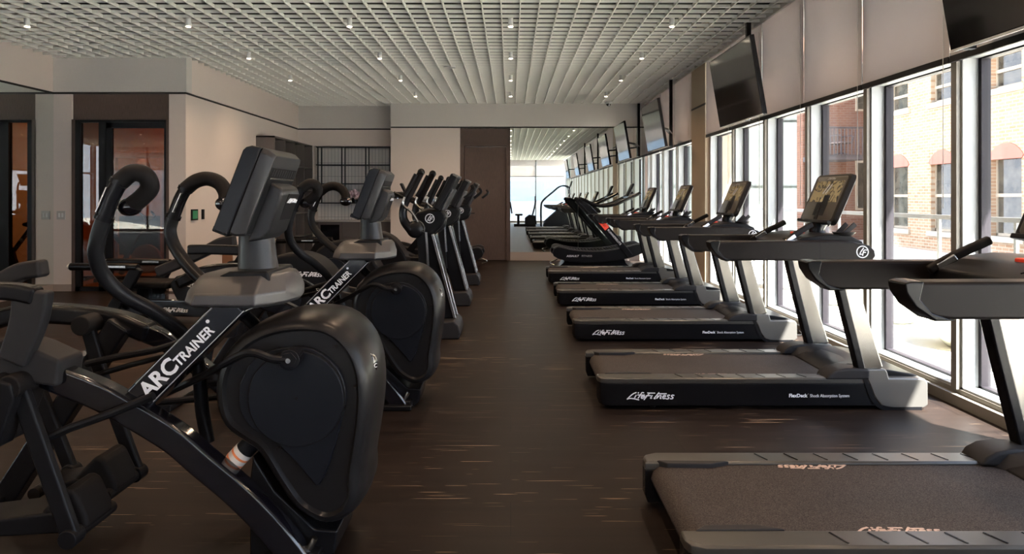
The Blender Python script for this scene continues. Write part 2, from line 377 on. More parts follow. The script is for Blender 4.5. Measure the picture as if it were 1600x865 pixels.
# back wall, door and mirror
struct('wall_back', MB().box(nx1, YB, 0, -1.07, YN+.6, ZT-.03).box(-1.07, YB+.12, 0, XW+.2, YN+.6, ZT-.03).box(nx1+.01, YB+.02, ZT-.04, XW+.2, YN+.6, ZTOP+.5), 'wall_fabric', smooth=False)
struct('trim_12', MB().box(nx1, YB-.012, ZT, XW+.1, YB+.05, ZTOP+.5), 'band', smooth=False)
struct('trim_13', MB().box(nx1, YB+.005, ZT-.03, XW, YB+.05, ZT), 'dark_line', smooth=False)
struct('wall_panel_back', MB().box(-1.07, YB+.02, 2.44, -.01, YB+.12, ZT-.03).box(-1.07, YB, 0, -.985, YB+.12, 2.44).box(-.09, YB, 0, -.01, YB+.12, 2.44).box(-1.07, YB-.01, 2.42, -.01, YB+.12, 2.46), 'dark_wood', smooth=False)
d = empty('door_2', (0, 0, 0)); d['kind'] = 'structure'
MB().box(-.98, YB+.03, .01, -.095, YB+.08, 2.40).build('door_leaf', 'dark_wood', d, smooth=False)
MB().cyl((-.90, YB+.03, 1.0), (-.90, YB-.04, 1.0), .018).bar([(-.90, YB-.04, 1.0), (-.76, YB-.04, 1.0)], .02, .02).build('door_handle', 'black_satin', d)
tag(MB().box(-.01, YB-.008, .18, 1.42, YB+.12, ZT-.03).build('wall_mirror', 'mirror', smooth=False), 'tall mirror panel on the back wall directly beside the dark wooden door', 'mirror', 'mirror panels on the back wall')
tag(MB().box(1.425, YB-.008, .18, XW-.02, YB+.12, ZT-.03).build('wall_mirror', 'mirror', smooth=False), 'mirror panel on the back wall reaching to the windows behind the curved treadmill', 'mirror', 'mirror panels on the back wall')
struct('baseboard_back', MB().box(-.01, YB-.012, 0, XW, YB+.12, .18), 'baseboard', smooth=False)
struct('trim_14', MB().box(-.02, YB-.006, .18, -.008, YB+.1, ZT), 'shelf_black', smooth=False)
# rear glazed wall behind the camera (seen in the mirrors)
struct('trim_15', MB().box(XL, YR-.1, 3.25, XW, YR, ZTOP+.5).box(XL, YR-.1, 0, XW, YR, .1), 'post_olive', smooth=False)
k = 0
for i in range(6):
    xa = XL + i*1.56; wn_ = empty('window_%d' % (30+i)); wn_['kind'] = 'structure'
    MB().box(xa, YR-.08, .1, xa+.06, YR+.02, 3.25).box(xa, YR-.08, 2.42, xa+1.56, YR, 2.48).build('window_frame', 'post_olive', wn_, smooth=False)
    MB().box(xa+.06, YR-.06, .1, xa+1.56, YR-.05, 3.25).build('pane', 'window_glass', wn_, smooth=False)
    o = MB().box(xa+.07, YR+.03, 2.47, xa+1.55, YR+.035, 3.35).build('roller_shade', 'shade_cloth', smooth=False)
    tag(o, 'half lowered grey roller shade on the rear windows, %s from the treadmill side' % ['sixth', 'fifth', 'fourth', 'third', 'second', 'first'][i], 'roller shade', 'roller shades on the rear windows')

# ------------------------------------------------------------------ window wall
PITCH = 1.125
posts = [4.505 + PITCH*i for i in range(-10, 6)] + [10.94 + PITCH*i for i in range(0, 4)]
# bays: between consecutive posts except column between 10.13 and 10.94
ZH = 2.21
ordinal = ['first', 'second', 'third', 'fourth', 'fifth', 'sixth', 'seventh', 'eighth', 'ninth', 'tenth']
struct('column', MB().box(XW-.03, 10.15, 0, XW+.35, 10.92, ZTOP+.5), 'column', smooth=False)
struct('trim_16', MB().box(XW-.034, 10.15, 2.68, XW-.02, 10.92, 2.71), 'dark_line', smooth=False)
struct('baseboard_right', MB().box(XW-.02, YR, 0, XW+.5, YB, .07).box(XW+.02, YR, .07, XW+.5, YB, .1), 'post_olive', smooth=False)
bays = []
for i in range(len(posts)-1):
    if posts[i+1]-posts[i] > .9: bays.append((posts[i], posts[i+1]))
bays.append((posts[-1], YB))
n_shade = 0
for bi, (ya, yb) in enumerate(bays):
    wn_ = empty('window_%d' % (bi+1)); wn_['kind'] = 'structure'
    # olive posts facing the room
    MB().box(XW, ya-.028, .1, XW+.03, ya+.028, ZTOP).build('mullion', 'post_olive', wn_, smooth=False)
    # white reveals: two cheeks, head and sill
    MB().box(XW+.03, yb-.045, .1, XW+.13, yb-.001, ZTOP).box(XW+.03, ya, .1, XW+.13, ya+.04, ZTOP).box(XW+.03, ya, .1, XW+.13, yb, .115).build('reveal', 'white_reveal', wn_, smooth=False)
    MB().box(XW+.03, ya, ZH+.01, XW+.13, yb, ZH+.07).build('head_reveal', 'white_reveal', wn_, smooth=False)
    MB().box(XW+.13, yb-.075, .1, XW+.19, yb-.001, ZTOP).box(XW+.13, ya, .1, XW+.19, ya+.03, ZTOP).box(XW+.13, ya, ZH, XW+.19, yb, ZH+.05).box(XW+.13, ya, .1, XW+.19, yb, .13).build('window_frame', 'frame_black', wn_, smooth=False)
    MB().box(XW+.15, ya, .12, XW+.156, yb, ZTOP).build('pane', 'window_glass', wn_, smooth=False)
    if yb < -3: continue
    if ya > 1.9:
        nm = ordinal[n_shade] if n_shade < 10 else 'last'; n_shade += 1
        lab = ('%s grey roller shade over the window wall, counted from the near end' % nm) if n_shade < 6 else ('%s roller shade from the near end, high on the window wall beyond the column' % nm if ya > 10.5 else '%s grey roller shade from the near end, next to the beige column' % nm)
    else: lab = 'grey roller shade on the window wall beside the camera, %s bay back from the view' % ordinal[round((1.9-ya)/PITCH)]
    sh = empty('roller_shade', (XW-.02, (ya+yb)/2, ZH), 0, lab, 'roller shade', 'roller shades along the window wall')
    h2 = (yb-ya)/2-.008
    MB().box(-.003, -h2, .02, 0, h2, ZTOP-ZH).build('cloth', 'shade_cloth', sh, smooth=False)
    MB().box(-.012, -h2, -.012, .008, h2, .03).build('hem_bar', 'dark_grey', sh, smooth=False)
    MB().tube([(-.012, -h2+.05, 1.0), (-.012, -h2+.05, -.95)], .0025, 5).build('bead_chain', 'can_white', sh)
# ------------------------------------------------------------------ televisions on ceiling poles
tvn = ['large black wall television hanging nearest the camera, cut by the top right corner', 'second black television hung from the ceiling over the treadmills',
       'third black television hung beyond the beige column', 'farthest black television hung in front of the back wall mirror']
for i, yy in enumerate((2.85, 6.67, 10.5, 13.45)):
    tv = empty('television', (2.15, yy, 2.40), 0, tvn[i], 'television', 'televisions hung along the window wall')
    r = Matrix.Rotation(math.radians(-9.5), 4, 'Y')
    MB().box(-.02, -.62, -.35, .02, .62, .35, r).build('casing', 'black_satin', tv, bevel=.004)
    MB().box(-.0215, -.61, -.335, -.0195, .61, .34, r).build('screen', 'tv_screen', tv, smooth=False)
    MB().box(-.0225, -.62, -.352, -.018, .62, -.340, r).build('bottom_bezel', 'can_white' if i < 2 else 'dark_grey', tv, smooth=False)
    MB().box(.02, -.2, -.2, .06, .2, .2, r).build('bracket', 'black_satin', tv, smooth=False)
    MB().box(.52, 1.22, -.2, .57, 1.27, .91).build('pole', 'black_satin', tv, smooth=False)
    MB().bar([(.04, 0, 0), (.3, .45, 0), (.55, 1.24, 0)], .03, .05, ref=(0, 0, 1)).build('arm', 'black_satin', tv, smooth=False)
# ------------------------------------------------------------------ can lights
rows = [('nearest', 7.79), ('second', 9.59), ('third', 11.39), ('fourth', 13.19)]
def can(x, y, lab):
    o = empty('ceiling_light', (x, y, ZC-.075), 0, lab, 'ceiling light', 'white can lights below the ceiling grid')
    MB().tube([(0, 0, .006), (0, 0, .13)], .029, 20).build('can', 'can_white', o, bevel=.002)
    MB().tube([(0, 0, -.002), (0, 0, .012)], .026, 20).build('lens', 'lens', o)
    l_ = bpy.data.lights.new('spot', 'SPOT'); l_.energy = CAN_W; l_.color = (1, .70, .46); l_.spot_size = 2.5; l_.spot_blend = 1; l_.shadow_soft_size = .03
    lo = bpy.data.objects.new('spot', l_); C.objects.link(lo); lo.parent = o; lo.location = (0, 0, -.01)
ordinal = ['first', 'second', 'third', 'fourth', 'fifth', 'sixth', 'seventh', 'eighth', 'ninth', 'tenth']
cols = {-5.4: 'far left', -3.6: 'second', -1.8: 'third', 0: 'middle', 1.8: 'right'}
for rn, y in rows:
    for x, cn in cols.items():
        if y > 8 and x < -5 or (y > 12 and x < -3): continue
        can(x, y, 'white can light in the %s visible row from the camera, %s column' % (rn, cn))
for y in (-4.81, -3.01, -1.21, .59, 2.39, 4.19, 5.99):
    for x in (-5.4, -3.6, -1.8, 0, 1.8):
        can(x, y, 'can light above the near machines, %s row before the visible ones, %s column' % (ordinal[round((5.99-y)/1.8)], cols[x]))
dome = empty('security_camera', (2.03, 14.5, ZC), 0, 'white dome security camera on the ceiling grid near the back wall', 'security camera')
MB().tube([(0, 0, .01), (0, 0, -.03), (0, 0, -.035)], lambda t: .08 if t < .9 else .07, 20).build('base', 'can_white', dome)
MB().ball((0, 0, -.035), .05).build('dome', 'black_gloss', dome)
sm = MB().tube([(0, 0, .02), (0, 0, -.01)], .09, 20).build('smoke_detector', 'can_white', loc=(-.93, 10.6, ZC)); tag(sm, 'round white smoke detector flush in the ceiling grid', 'smoke detector')
# ------------------------------------------------------------------ wall fittings
sp_ = empty('light_switch', (-6.39, YF, 1.08), 0, 'pale switch plate on the wall between mirror and glass door', 'light switch')
MB().box(-.06, -.012, -.06, .06, 0, .06).build('plate', 'plate', sp_, bevel=.002)
MB().box(-.035, -.016, -.03, -.01, -.01, .03).box(.01, -.016, -.03, .035, -.01, .03).build('rocker', 'can_white', sp_)
th = empty('thermostat', (XN, 10.17, 1.08), 0, 'square black thermostat with green display on the left wall', 'thermostat')
MB().box(0, -.1, -.08, .02, .1, .08).build('casing', 'black_satin', th, bevel=.003); MB().box(.018, -.075, -.06, .022, .075, .06).build('display', 'green_lcd', th)
tag(MB().box(0, -.035, -.075, .02, .035, .075).build('card_reader', 'black_satin', loc=(XN, 10.45, 1.08), bevel=.003), 'narrow black card reader beside the thermostat', 'card reader')
# wall shelf and towel stack on back wall
ws = empty('wall_dispenser', (-2.33, YB, 1.38), 0, 'dark rectangular box mounted on the beige back wall', 'dispenser')
MB().box(-.13, -.12, -.07, .16, 0, .07).build('body', 'dark_grey', ws, bevel=.006); MB().box(-.05, -.125, -.07, -.03, -.1, -.055).build('slot', 'chrome', ws)
ws = empty('wall_shelf', (-1.8, YB, 1.30), 0, 'small chrome shelf on the beige back wall behind the cross trainers', 'shelf')
MB().box(-.25, -.25, -.012, .25, 0, 0).build('shelf_board', 'chrome', ws, bevel=.003); MB().box(-.2, -.2, -.05, -.18, 0, 0).box(.18, -.2, -.05, .2, 0, 0).build('bracket', 'chrome', ws)
for i in range(3):
    o = MB().box(-.2, -.1, 0, .2, .1, .05).build('folded_towel', 'towel', bevel=.02, seg=3, loc=(-1.8, YB-.13, 1.302+.052*i))
    tag(o, ['bottom', 'middle', 'topmost'][i]+' pale folded towel of the stack on the chrome shelf', 'towel', 'folded towels on the chrome shelf')
# ------------------------------------------------------------------ cubby unit along the left wall
cu = empty('cubby_shelf', (XN, 12.65, 0), 0, 'tall brown open cubby unit standing against the left wall', 'shelving')
W_, D_, H_ = .34, 2.42, 2.45
MB().box(0, 0, 0, W_, .03, H_).box(0, D_-.03, 0, W_, D_, H_).box(0, 0, H_-.03, W_, D_, H_).box(0, 0, 0, W_, D_, .08).build('carcass', 'cabinet', cu, smooth=False)
MB().box(0, .03, .08, .02, D_-.03, H_-.03).build('back_panel', 'cabinet_dark', cu, smooth=False)
for i in range(1, 4): MB().box(.02, i*D_/4-.012, .08, W_-.003, i*D_/4+.012, H_-.03).build('divider', 'cabinet', cu, smooth=False)
for i in range(1, 5): MB().box(.02, .03, .08+i*.468-.012, W_-.005, D_-.03, .08+i*.468+.012).build('shelf_board', 'cabinet', cu, smooth=False)
# niche: base cabinet, counter, black display rack
bc = empty('base_cabinet', (-4.20, YN, 0), 0, 'low dark base cabinet under the pale counter in the back nook', 'cabinet')
MB().box(0, .02, .08, 1.61, .48, .80).box(.02, .06, 0, 1.59, .46, .08).build('carcass', 'cabinet', bc, smooth=False)
for i in range(3):
    dd = MB().box(.02+i*.53, 0, .1, .53+i*.53, .02, .79).build('door', 'cabinet', bc, bevel=.002)
    if i == 0: MB().box(.07, -.004, .15, .48, .002, .74).build('glass_insert', 'black_gloss', dd)
tag(MB().box(-4.26, YN-.02, .805, nx1-.012, YN+.31, .838).build('countertop', 'counter', smooth=False), 'pale stone countertop on the dark base cabinet in the back nook', 'countertop')
rk = empty('display_rack', (-4.24, YN+.03, 0), 0, 'black metal display rack hanging above the counter in the back nook', 'shelving')
for xx in (0.03, .11, .55, .62, 1.07, 1.14, 1.60):
    MB().box(xx, 0, 1.20, xx+.026, .02, 2.43).build('post', 'shelf_black', rk, smooth=False)
for zz in (1.20, 1.62, 2.03, 2.42): MB().box(0, 0, zz, 1.68, .28, zz+.022).build('shelf_board', 'shelf_black', rk, smooth=False)
fl = empty('flower_arrangement', (-3.42, YN+.16, 1.223), 0, 'cluster of pale pink flowers standing on the black display rack', 'flowers')
mb = MB()
for i in range(60):
    a, q, r_ = random.random()*2*PI, random.random(), .035
    mb.ball((math.cos(a)*.22*q, math.sin(a)*.10*q, .05+.22*(1-q*q)*random.uniform(.5, 1)), r_)
mb.build('blossoms', 'flower', fl); MB().tube([(0, 0, 0), (0, 0, .1)], .07, 16).build('bowl', 'black_satin', fl)
# ------------------------------------------------------------------ studio behind the glass door
struct('wall_studio', MB().box(-9.5, 14.2, 0, XN-.1, 14.3, 3.2).box(-9.6, YF+.16, 0, -9.5, 14.2, 3.2).box(-9.5, YF+.1, 0, XL-.2, YF+.16, 3.2), 'amber', smooth=False)
struct('floor_studio', MB().box(-9.5, YF+.1, -.1, XN-.1, 14.2, .001), 'tan_wood', smooth=False)
struct('ceiling_studio', MB().box(-9.5, YF+.16, 3.1, XN-.1, 14.2, 3.2), 'tan_wood', smooth=False)
al = bpy.data.lights.new('studio_lamp', 'AREA'); al.energy = 40; al.color = (1, .55, .22); al.size = 1.5
ao = bpy.data.objects.new('studio_lamp', al); C.objects.link(ao); ao.location = (-6.6, 12.4, 3.05)
ct = empty('cable_machine', (-6.7, 12.6, 0), 0, 'tan cable machine standing inside the amber studio behind the glass door', 'exercise machine')
MB().box(-.5, -.05, 0, -.42, .05, 2.1).box(.42, -.05, 0, .5, .05, 2.1).box(-.5, -.05, 2.05, .5, .05, 2.15).box(-.5, -.3, 0, .5, .3, .06).build('frame', 'tan_wood', ct, bevel=.01)
MB().box(-.35, -.04, .3, .35, .04, 1.0).build('weight_stack', 'black_satin', ct); MB().ball((.1, -.1, 1.9), .12).box(-.3, -.12, 1.55, .3, -.05, 1.7).build('pulley', 'tan_wood', ct)
for i in range(3):
    sb = empty('spin_bike', (-7.3+1.15*i, 11.2, 0), 0, ['leftmost','middle','rightmost'][i]+' stationary bike inside the amber studio behind the glass door', 'exercise bike', 'bikes in the studio')
    MB().bar([(-.1, 0, .1), (.0, 0, .45), (.28, 0, .95)], .06, .06).bar([(0, 0, .45), (-.3, 0, .85)], .05, .05).build('frame', 'black_satin', sb)
    MB().box(-.45, -.05, 0, .5, .05, .07).box(-.4, -.25, 0, -.33, .25, .05).box(.4, -.25, 0, .47, .25, .05).build('base', 'black_satin', sb)
    MB().cyl((.3, -.03, .35), (.3, .03, .35), .23, 28).build('flywheel', 'tan_wood', sb)
    MB().ball((-.32, 0, .9), .12, (1.3, .8, .4)).build('saddle', 'rubber', sb)
    MB().tube(cr([(.28, -.2, 1.1), (.35, -.15, 1.02), (.28, 0, .98), (.35, .15, 1.02), (.28, .2, 1.1)]), .018, 8).build('handlebar', 'black_satin', sb)

# ------------------------------------------------------------------ outside
struct('ground_outside', MB().box(XW+.5, -30, -.3, 60, 80, -.12), 'stone_out', smooth=False)
struct('ground_rear', MB().box(-40, -60, -.3, XW+.5, YR-.2, -.12), 'paving', smooth=False)
BX = 11.5
bb = empty('brick_building', (BX, 18, -.3), 0, 'pale brick building with arched windows across the street', 'building')
# wall as one slab with window holes punched as recessed windows in front of a set-back body
holes = []
for yc, wd in ((20.7, 1.0), (18.6, 1.0), (16.2, 1.0), (14.1, 1.0), (12.0, 1.0), (9.9, 1.0)):
    holes.append((yc-wd/2, yc+wd/2, .42, 2.35, True)); holes.append((yc-wd/2, yc+wd/2, 3.9, 4.75, False)); holes.append((yc-wd/2, yc+wd/2, 6.4, 7.8, False))
ycuts = sorted(set([7.0, 22.35] + [h[0] for h in holes] + [h[1] for h in holes])); zcuts = [-.3, .42, 2.35, 3.9, 4.75, 6.4, 7.8, 9.5]
wb = MB()
for i in range(len(ycuts)-1):
    for j in range(len(zcuts)-1):
        ym, zm = (ycuts[i]+ycuts[i+1])/2, (zcuts[j]+zcuts[j+1])/2
        if any(h[0] < ym < h[1] and h[2] < zm < h[3] for h in holes): continue
        wb.box(BX, ycuts[i], zcuts[j], BX+.35, ycuts[i+1], zcuts[j+1])
wall = wb.build('wall', 'brick_cream', smooth=False); bmesh_fix = None
wall.parent = bb; wall.matrix_parent_inverse = Matrix.Translation((-BX, -18, .3))
def bpart(mb, n, m, p=bb):
    o = mb.build(n, m, smooth=False); o.parent = p
    if p is bb: o.matrix_parent_inverse = Matrix.Translation((-BX, -18, .3))
    return o
bpart(MB().box(BX+.36, 7, -.3, BX+5, 22.3, 9.5), 'body', 'stone_out')
for (y0, y1, z0, z1, arch) in holes:
    wi = bpart(MB().box(BX+.12, y0, z0, BX+.18, y0+.045, z1).box(BX+.12, y1-.045, z0, BX+.18, y1, z1).box(BX+.12, y0, z1-.07, BX+.18, y1, z1).box(BX+.12, y0, z0, BX+.18, y1, z0+.07).box(BX+.11, y0, (z0+z1)/2-.04, BX+.18, y1, (z0+z1)/2+.04), 'window_frame', 'win_white')
    bpart(MB().box(BX+.15, y0, z0, BX+.16, y1, z1), 'pane', 'winglass_out', wi)
    bpart(MB().box(BX-.06, y0-.12, z0-.14, BX+.1, y1+.12, z0), 'sill', 'sill_out')
    if arch:
        mb = MB(); ym = (y0+y1)/2; prof = []
        for k in range(13):
            a = PI*.18 + (PI*.64)*k/12; prof.append((ym+math.cos(a)*.68, z1-.42+math.sin(a)*.68))
        r0 = [(BX-.02, p[0], p[1]) for p in prof] + [(BX-.02, y0-.02, z1-.12), (BX-.02, y1+.02, z1-.12)]
        r1 = [(BX+.12, p[1], p[2]) for p in r0]
        mb.rings([r0, r1]); bpart(mb, 'arch', 'arch_red')
    elif z0 < 5: bpart(MB().box(BX-.02, y0-.06, z1, BX+.1, y1+.06, z1+.1), 'lintel', 'sill_out')
rb = empty('red_brick_building', (10.65, 24, -.3), 0, 'red brick building wall with a balcony seen behind the pale one', 'building')
MB().box(-.6, 0, 0, 12, .5, 12).build('wall', 'brick_red', rb, smooth=False)
for zz in (4.6, 1.2): 
    f_ = MB().box(1.2, -.03, zz, 2.2, .02, zz+1.7).build('window_frame', 'win_white', rb, smooth=False); MB().box(1.28, -.04, zz+.07, 2.12, -.02, zz+1.62).build('pane', 'winglass_out', f_, smooth=False)
bl = empty('balcony', (10.5, 22.42, 2.55), 0, 'dark iron balcony fixed to the red brick building', 'balcony')
MB().box(-.45, 0, 0, .95, 1.56, .16).build('deck', 'iron', bl, smooth=False)
rl = MB().box(-.45, 0, 1.0, .95, .04, 1.05)
for i in range(13): rl.box(-.45+i*.114, 0, .1, -.43+i*.114, .03, 1.02)
rl.build('railing', 'iron', bl, smooth=False)
ch = empty('patio_chair', (10.95, 23.1, 2.71), .5, 'brown swivel patio chair standing on the iron balcony', 'chair')
MB().box(-.27, .2, .4, .27, .26, 1.05, Matrix.Rotation(-.1, 4, 'X')).build('backrest', 'chair_out', ch, bevel=.02); MB().box(-.27, -.25, .4, .27, .25, .46).build('seat', 'chair_out', ch, bevel=.02)
MB().tube([(0, 0, .08), (0, 0, .42)], .03, 8).build('pedestal', 'iron', ch)
for i in range(4): MB().bar([(0, 0, .1), (math.cos(i*PI/2+.7)*.3, math.sin(i*PI/2+.7)*.3, .02)], .03, .03, ref=(0, 0, 1)).build('leg', 'iron', ch)
for i in (-1, 1): MB().tube(cr([(i*.27, -.2, .45), (i*.31, -.2, .65), (i*.31, .15, .66), (i*.27, .22, .6)]), .015, 6).build('armrest', 'iron', ch)
tw = empty('glass_tower', (12, 34, -.3), 0, 'pale green glass office building far beyond the windows', 'building')
MB().box(-9, 0, 0, 4, 12, 24).build('curtain_wall', 'tower', tw, smooth=False)
ln = MB()
for i in range(7): ln.box(-9+i*1.9, -.06, 0, -8.93+i*1.9, 0, 24)
for i in range(7): ln.box(-9, -.06, 3.2*i+2.2, 4, 0, 3.2*i+2.27)
ln.build('mullions', 'tower_line', tw, smooth=False)
rg = empty('street_railing', (5, 6, -.12), 0, 'grey metal street railing outside the windows', 'railing')
MB().box(-.03, -9, 1.2, .03, 11.5, 1.25).build('top_rail', 'rail_out', rg, smooth=False)
for i in range(15): MB().box(-.015, -7.8+i*1.24, 0, .015, -7.765+i*1.24, 1.2).build('post', 'rail_out', rg, smooth=False)
for i, (x, y, r_) in enumerate(((4.4, 5.85, .34), (4.5, 6.75, .4), (4.3, 5.0, .33), (4.5, 8.2, .35), (4.45, 9.6, .4), (4.4, 11.2, .35))):
    mb = MB(); mb.ball((0, 0, r_*.75), r_, (1, 1.1, .9))
    for v in mb.bm.verts: v.co += Vector((random.uniform(-1, 1), random.uniform(-1, 1), random.uniform(-1, 1)))*.012
    o = mb.build('shrub', 'bush', loc=(x, y, -.12)); tag(o, '%s rounded pale shrub from the near end, outside the windows' % ordinal[i], 'shrub', 'rounded shrubs outside the windows')
# pale office block beyond the rear windows
ob = empty('office_block', (-2, -24, -.3), 0, 'white office block with blue glass bands seen in the mirror', 'building')
MB().box(-14, -6, 0, 14, 0, 20).build('wall', 'pale_wall', ob, smooth=False)
for i in range(5): MB().box(-14, 0, 1.4+3.4*i, 14, .05, 2.9+3.4*i).build('window_band', 'blue_glass', ob, smooth=False)
# ------------------------------------------------------------------ treadmill: x from the back end to the motor hood, y across, z up
def make_treadmill(label):
    t = empty('treadmill', (0, 0, 0), 0, label, 'treadmill', 'row of treadmills facing the windows')
    W = .84
    # side panels with rounded back corner, foot rails on top
    for s, nm in ((0, 'near'), (1, 'far')):
        y0 = 0 if s == 0 else W-.115; y1 = y0+.115
        pl = [(0, y0+.05*(s==0)), (.012, y0+.02*(s==0)), (.05, y0)] if s == 0 else [(0, y0), (0, y1-.05), (.012, y1-.02)]
        mb = MB()
        if s == 0: pts = [(0, y1), (0, y0+.06), (.015, y0+.022), (.06, y0), (1.75, y0), (1.75, y1)]
        else: pts = [(1.75, y0), (1.75, y1), (.06, y1), (.015, y1-.022), (0, y1-.06), (0, y0)]
        mb.rings([[(x+(0.012 if z < .04 else 0), y, z) for x, y in pts] for z in (.025, .06, .165)])
        sp_ = mb.build('side_panel', 'black_satin', t, bevel=.004)
        mb = MB(); mb.rings([[(x, y, z) for x, y in pts] for z in (.165, .192)] + [[(x+(.008 if x < .1 else 0), y+(.008 if y < y0+.05 else -.008), .2) for x, y in pts]])
        fr = mb.build('foot_rail', 'rail_grey', t, bevel=.003)
        nb = MB()
        for k in range(9):
            xx = .50+k*.13; nb.bar([(xx+.03, y0+.02, .2004), (xx, y0+.095, .2004)], .003, .007, ref=(0, 0, 1))
        nb.build('grip_grooves', 'black_satin', fr, smooth=False)
        ye = y1 if s == 0 else y0; q_ = 1 if s == 0 else -1; MB().rings([[(x, ye+yy*q_, z) for x, yy in ((.05, -.01), (.09, .028), (.27, .034), (.36, -.002))] for z in (.17, .2045)]).build('belt_guard', 'dark_grey', fr, bevel=.005)
    # belt over rear roller
    prof = [(1.52, .186), (.10, .186), (.06, .180), (.035, .16), (.025, .13), (.035, .10), (.06, .08), (1.52, .08)]
    belt = MB().prism(prof, .115, W-.115).build('running_belt', 'belt', t)
    MB().box(.1, .12, .03, 1.7, W-.12, .075).build('base_frame', 'black_plastic', t, smooth=False)
    m_ = Matrix(((1,0,0,0),(0,1,0,0),(0,0,1,0),(0,0,0,1)))
    lf_script('belt_logo', .30, 'bronze_print', belt, Matrix.Translation((.60, .135, .1875)))
    lf_script('belt_logo', .30, 'bronze_print', belt, Matrix.Translation((.86, W-.135, .1875)) @ Matrix.Rotation(PI, 4, 'Z'))
    # motor hood: centre cover
    hp = [(1.50, .19), (1.56, .225), (1.66, .25), (1.86, .235), (2.03, .205), (2.055, .17), (2.06, .05), (2.04, .03), (1.6, .03), (1.5, .08)]
    MB().prism(hp, .06, W-.06).build('motor_cover', 'black_plastic', t, bevel=.01)
    # swoosh hood across the belt front
    mb = MB(); R = []
    for k in range(13):
        y = .12+(W-.24)*k/12; c = math.cos((k/12-.5)*PI)
        x0 = 1.47+.11*c; R.append([(x0, y, .188), (x0+.05, y, .225+.02*(1-c)), (x0+.15, y, .262-.01*c), (1.80, y, .25), (1.80, y, .188)])
    mb.rings(R).build('belt_shroud', 'dark_grey', t)
    for s in (0, 1):
        y0, y1 = (-.004, .10) if s == 0 else (W-.10, W+.004)
        # pale grey corner casing
        pf = [(1.65, .255), (1.80, .255), (1.812, .235), (1.822, .198), (2.045, .196), (2.064, .17), (2.066, .03), (2.04, .012), (1.83, .012), (1.77, .03), (1.73, .08), (1.70, .16)]
        MB().prism(pf, y0, y1).build('hood_side', 'hood_grey', t, bevel=.009)
        MB().bar(cr([(1.655, 0, .245), (1.685, 0, .165), (1.715, 0, .085), (1.76, 0, .028), (1.83, 0, .008), (2.03, 0, .008)]), .108, .024).build('hood_edge', 'black_satin', t, loc=(-.006, y0+.052, 0))
        ys_ = .045 if s == 0 else W-.045
        # dark shoulder between foot rail and upright
        sh = [(1.42, .19), (1.445, .225), (1.49, .25), (1.56, .262), (1.70, .255), (1.70, .19)]
        MB().prism(sh, ys_-.055 if s == 0 else ys_-.10, ys_+.10 if s == 0 else ys_+.055).build('shoulder_cover', 'dark_grey', t, bevel=.015, seg=3)
        # upright: dark leading edge, brushed steel flank
        up = [(1.725, ys_, .24), (1.68, ys_, .40), (1.62, ys_, .62), (1.535, ys_, .96)]
        MB().bar(up, .062, lambda q: .15-.035*q, ref=(0, 1, 0)).build('upright', 'upright_steel', t, bevel=.012, seg=3)
        MB().bar([(p[0]-.064+.012*k/3, p[1], p[2]) for k, p in enumerate(up)], .07, .05).build('upright_trim', 'black_satin', t, bevel=.01)
        # long side arm
        ya, yb = (ys_-.045, ys_+.055) if s == 0 else (ys_-.055, ys_+.045)
        ap = [(.712, 1.048), (.714, 1.022), (.728, .995), (.760, .962), (.805, .940), (.86, .934), (1.72, .934), (1.742, .96), (1.735, 1.0), (1.70, 1.03), (1.60, 1.054), (1.52, 1.058), (.73, 1.056)]
        arm = MB().prism(ap, ya, yb).build('handrail', 'rail_brown', t, bevel=.012, seg=3)
        MB().prism([(.70, 1.052), (.722, 1.058), (.765, 1.058), (.752, 1.0), (.79, .955), (.87, .93), (.80, .93), (.735, .975), (.705, 1.02)], ya-.004, yb+.004).build('arm_end', 'black_satin', arm, bevel=.006)
        MB().box(1.388, ya-.001, .936, 1.391, yb+.001, 1.057).build('seam', 'black_satin', arm, smooth=False)
        if s == 0: lf_badge('badge', .036, 'white_print', arm, at(1.655, ya-.001, .990))
        # angled heart rate grip bar
        yy = ys_+.09 if s == 0 else ys_-.09; dy = .08 if s == 0 else -.05
        gb = MB().bar(cr([(1.20, yy, 1.02), (1.28, yy+dy*.4, 1.075), (1.43, yy+dy, 1.155)]), .034, .036).build('grip_bar', 'rubber', t, bevel=.01, seg=3)
        MB().bar([(1.225, yy+dy*.12, 1.035), (1.30, yy+dy*.5, 1.084)], .037, .039).build('steel_sensor', 'steel', gb, bevel=.01)
    # dash between the arms
    dp = [(1.22, .96), (1.23, 1.03), (1.32, 1.075), (1.40, 1.085), (1.50, 1.095), (1.62, 1.09), (1.70, 1.05), (1.735, .99), (1.72, .94), (1.3, .935)]
    MB().prism(dp, .09, W-.09).build('dash', 'black_plastic', t, bevel=.012, seg=3)
    MB().box(1.38, W/2-.05, 1.075, 1.45, W/2+.03, 1.097, Matrix.Identity(4)).build('stop_switch', 'red_plastic', t, bevel=.006)
    MB().tube(cr([(1.39, W/2-.02, 1.10), (1.34, W/2-.10, 1.07), (1.30, W/2-.18, 1.07), (1.24, W/2-.2, 1.06)]), .003, 6).build('stop_cord', 'rubber', t)
    tr = MB().tube([(1.60, .13, 1.085), (1.60, .13, 1.094), (1.60, .13, 1.108)], lambda q: .05+.022*q, 20).build('device_tray', 'dark_grey', t)
    MB().bar([(1.59, .10, 1.10), (1.66, .10, 1.16)], .012, .03).bar([(1.57, .15, 1.10), (1.63, .15, 1.16)], .012, .03).build('prong', 'dark_grey', tr, bevel=.003)
    # console neck and screen
    MB().tube(cr([(1.57, W/2, 1.07), (1.55, W/2, 1.11), (1.58, W/2, 1.17), (1.62, W/2, 1.26)]), .05, 14).build('console_neck', 'black_satin', t)
    co = empty('console', (1.625, W/2, 1.318)); co.parent = t; co.rotation_euler = (0, math.radians(23), 0)
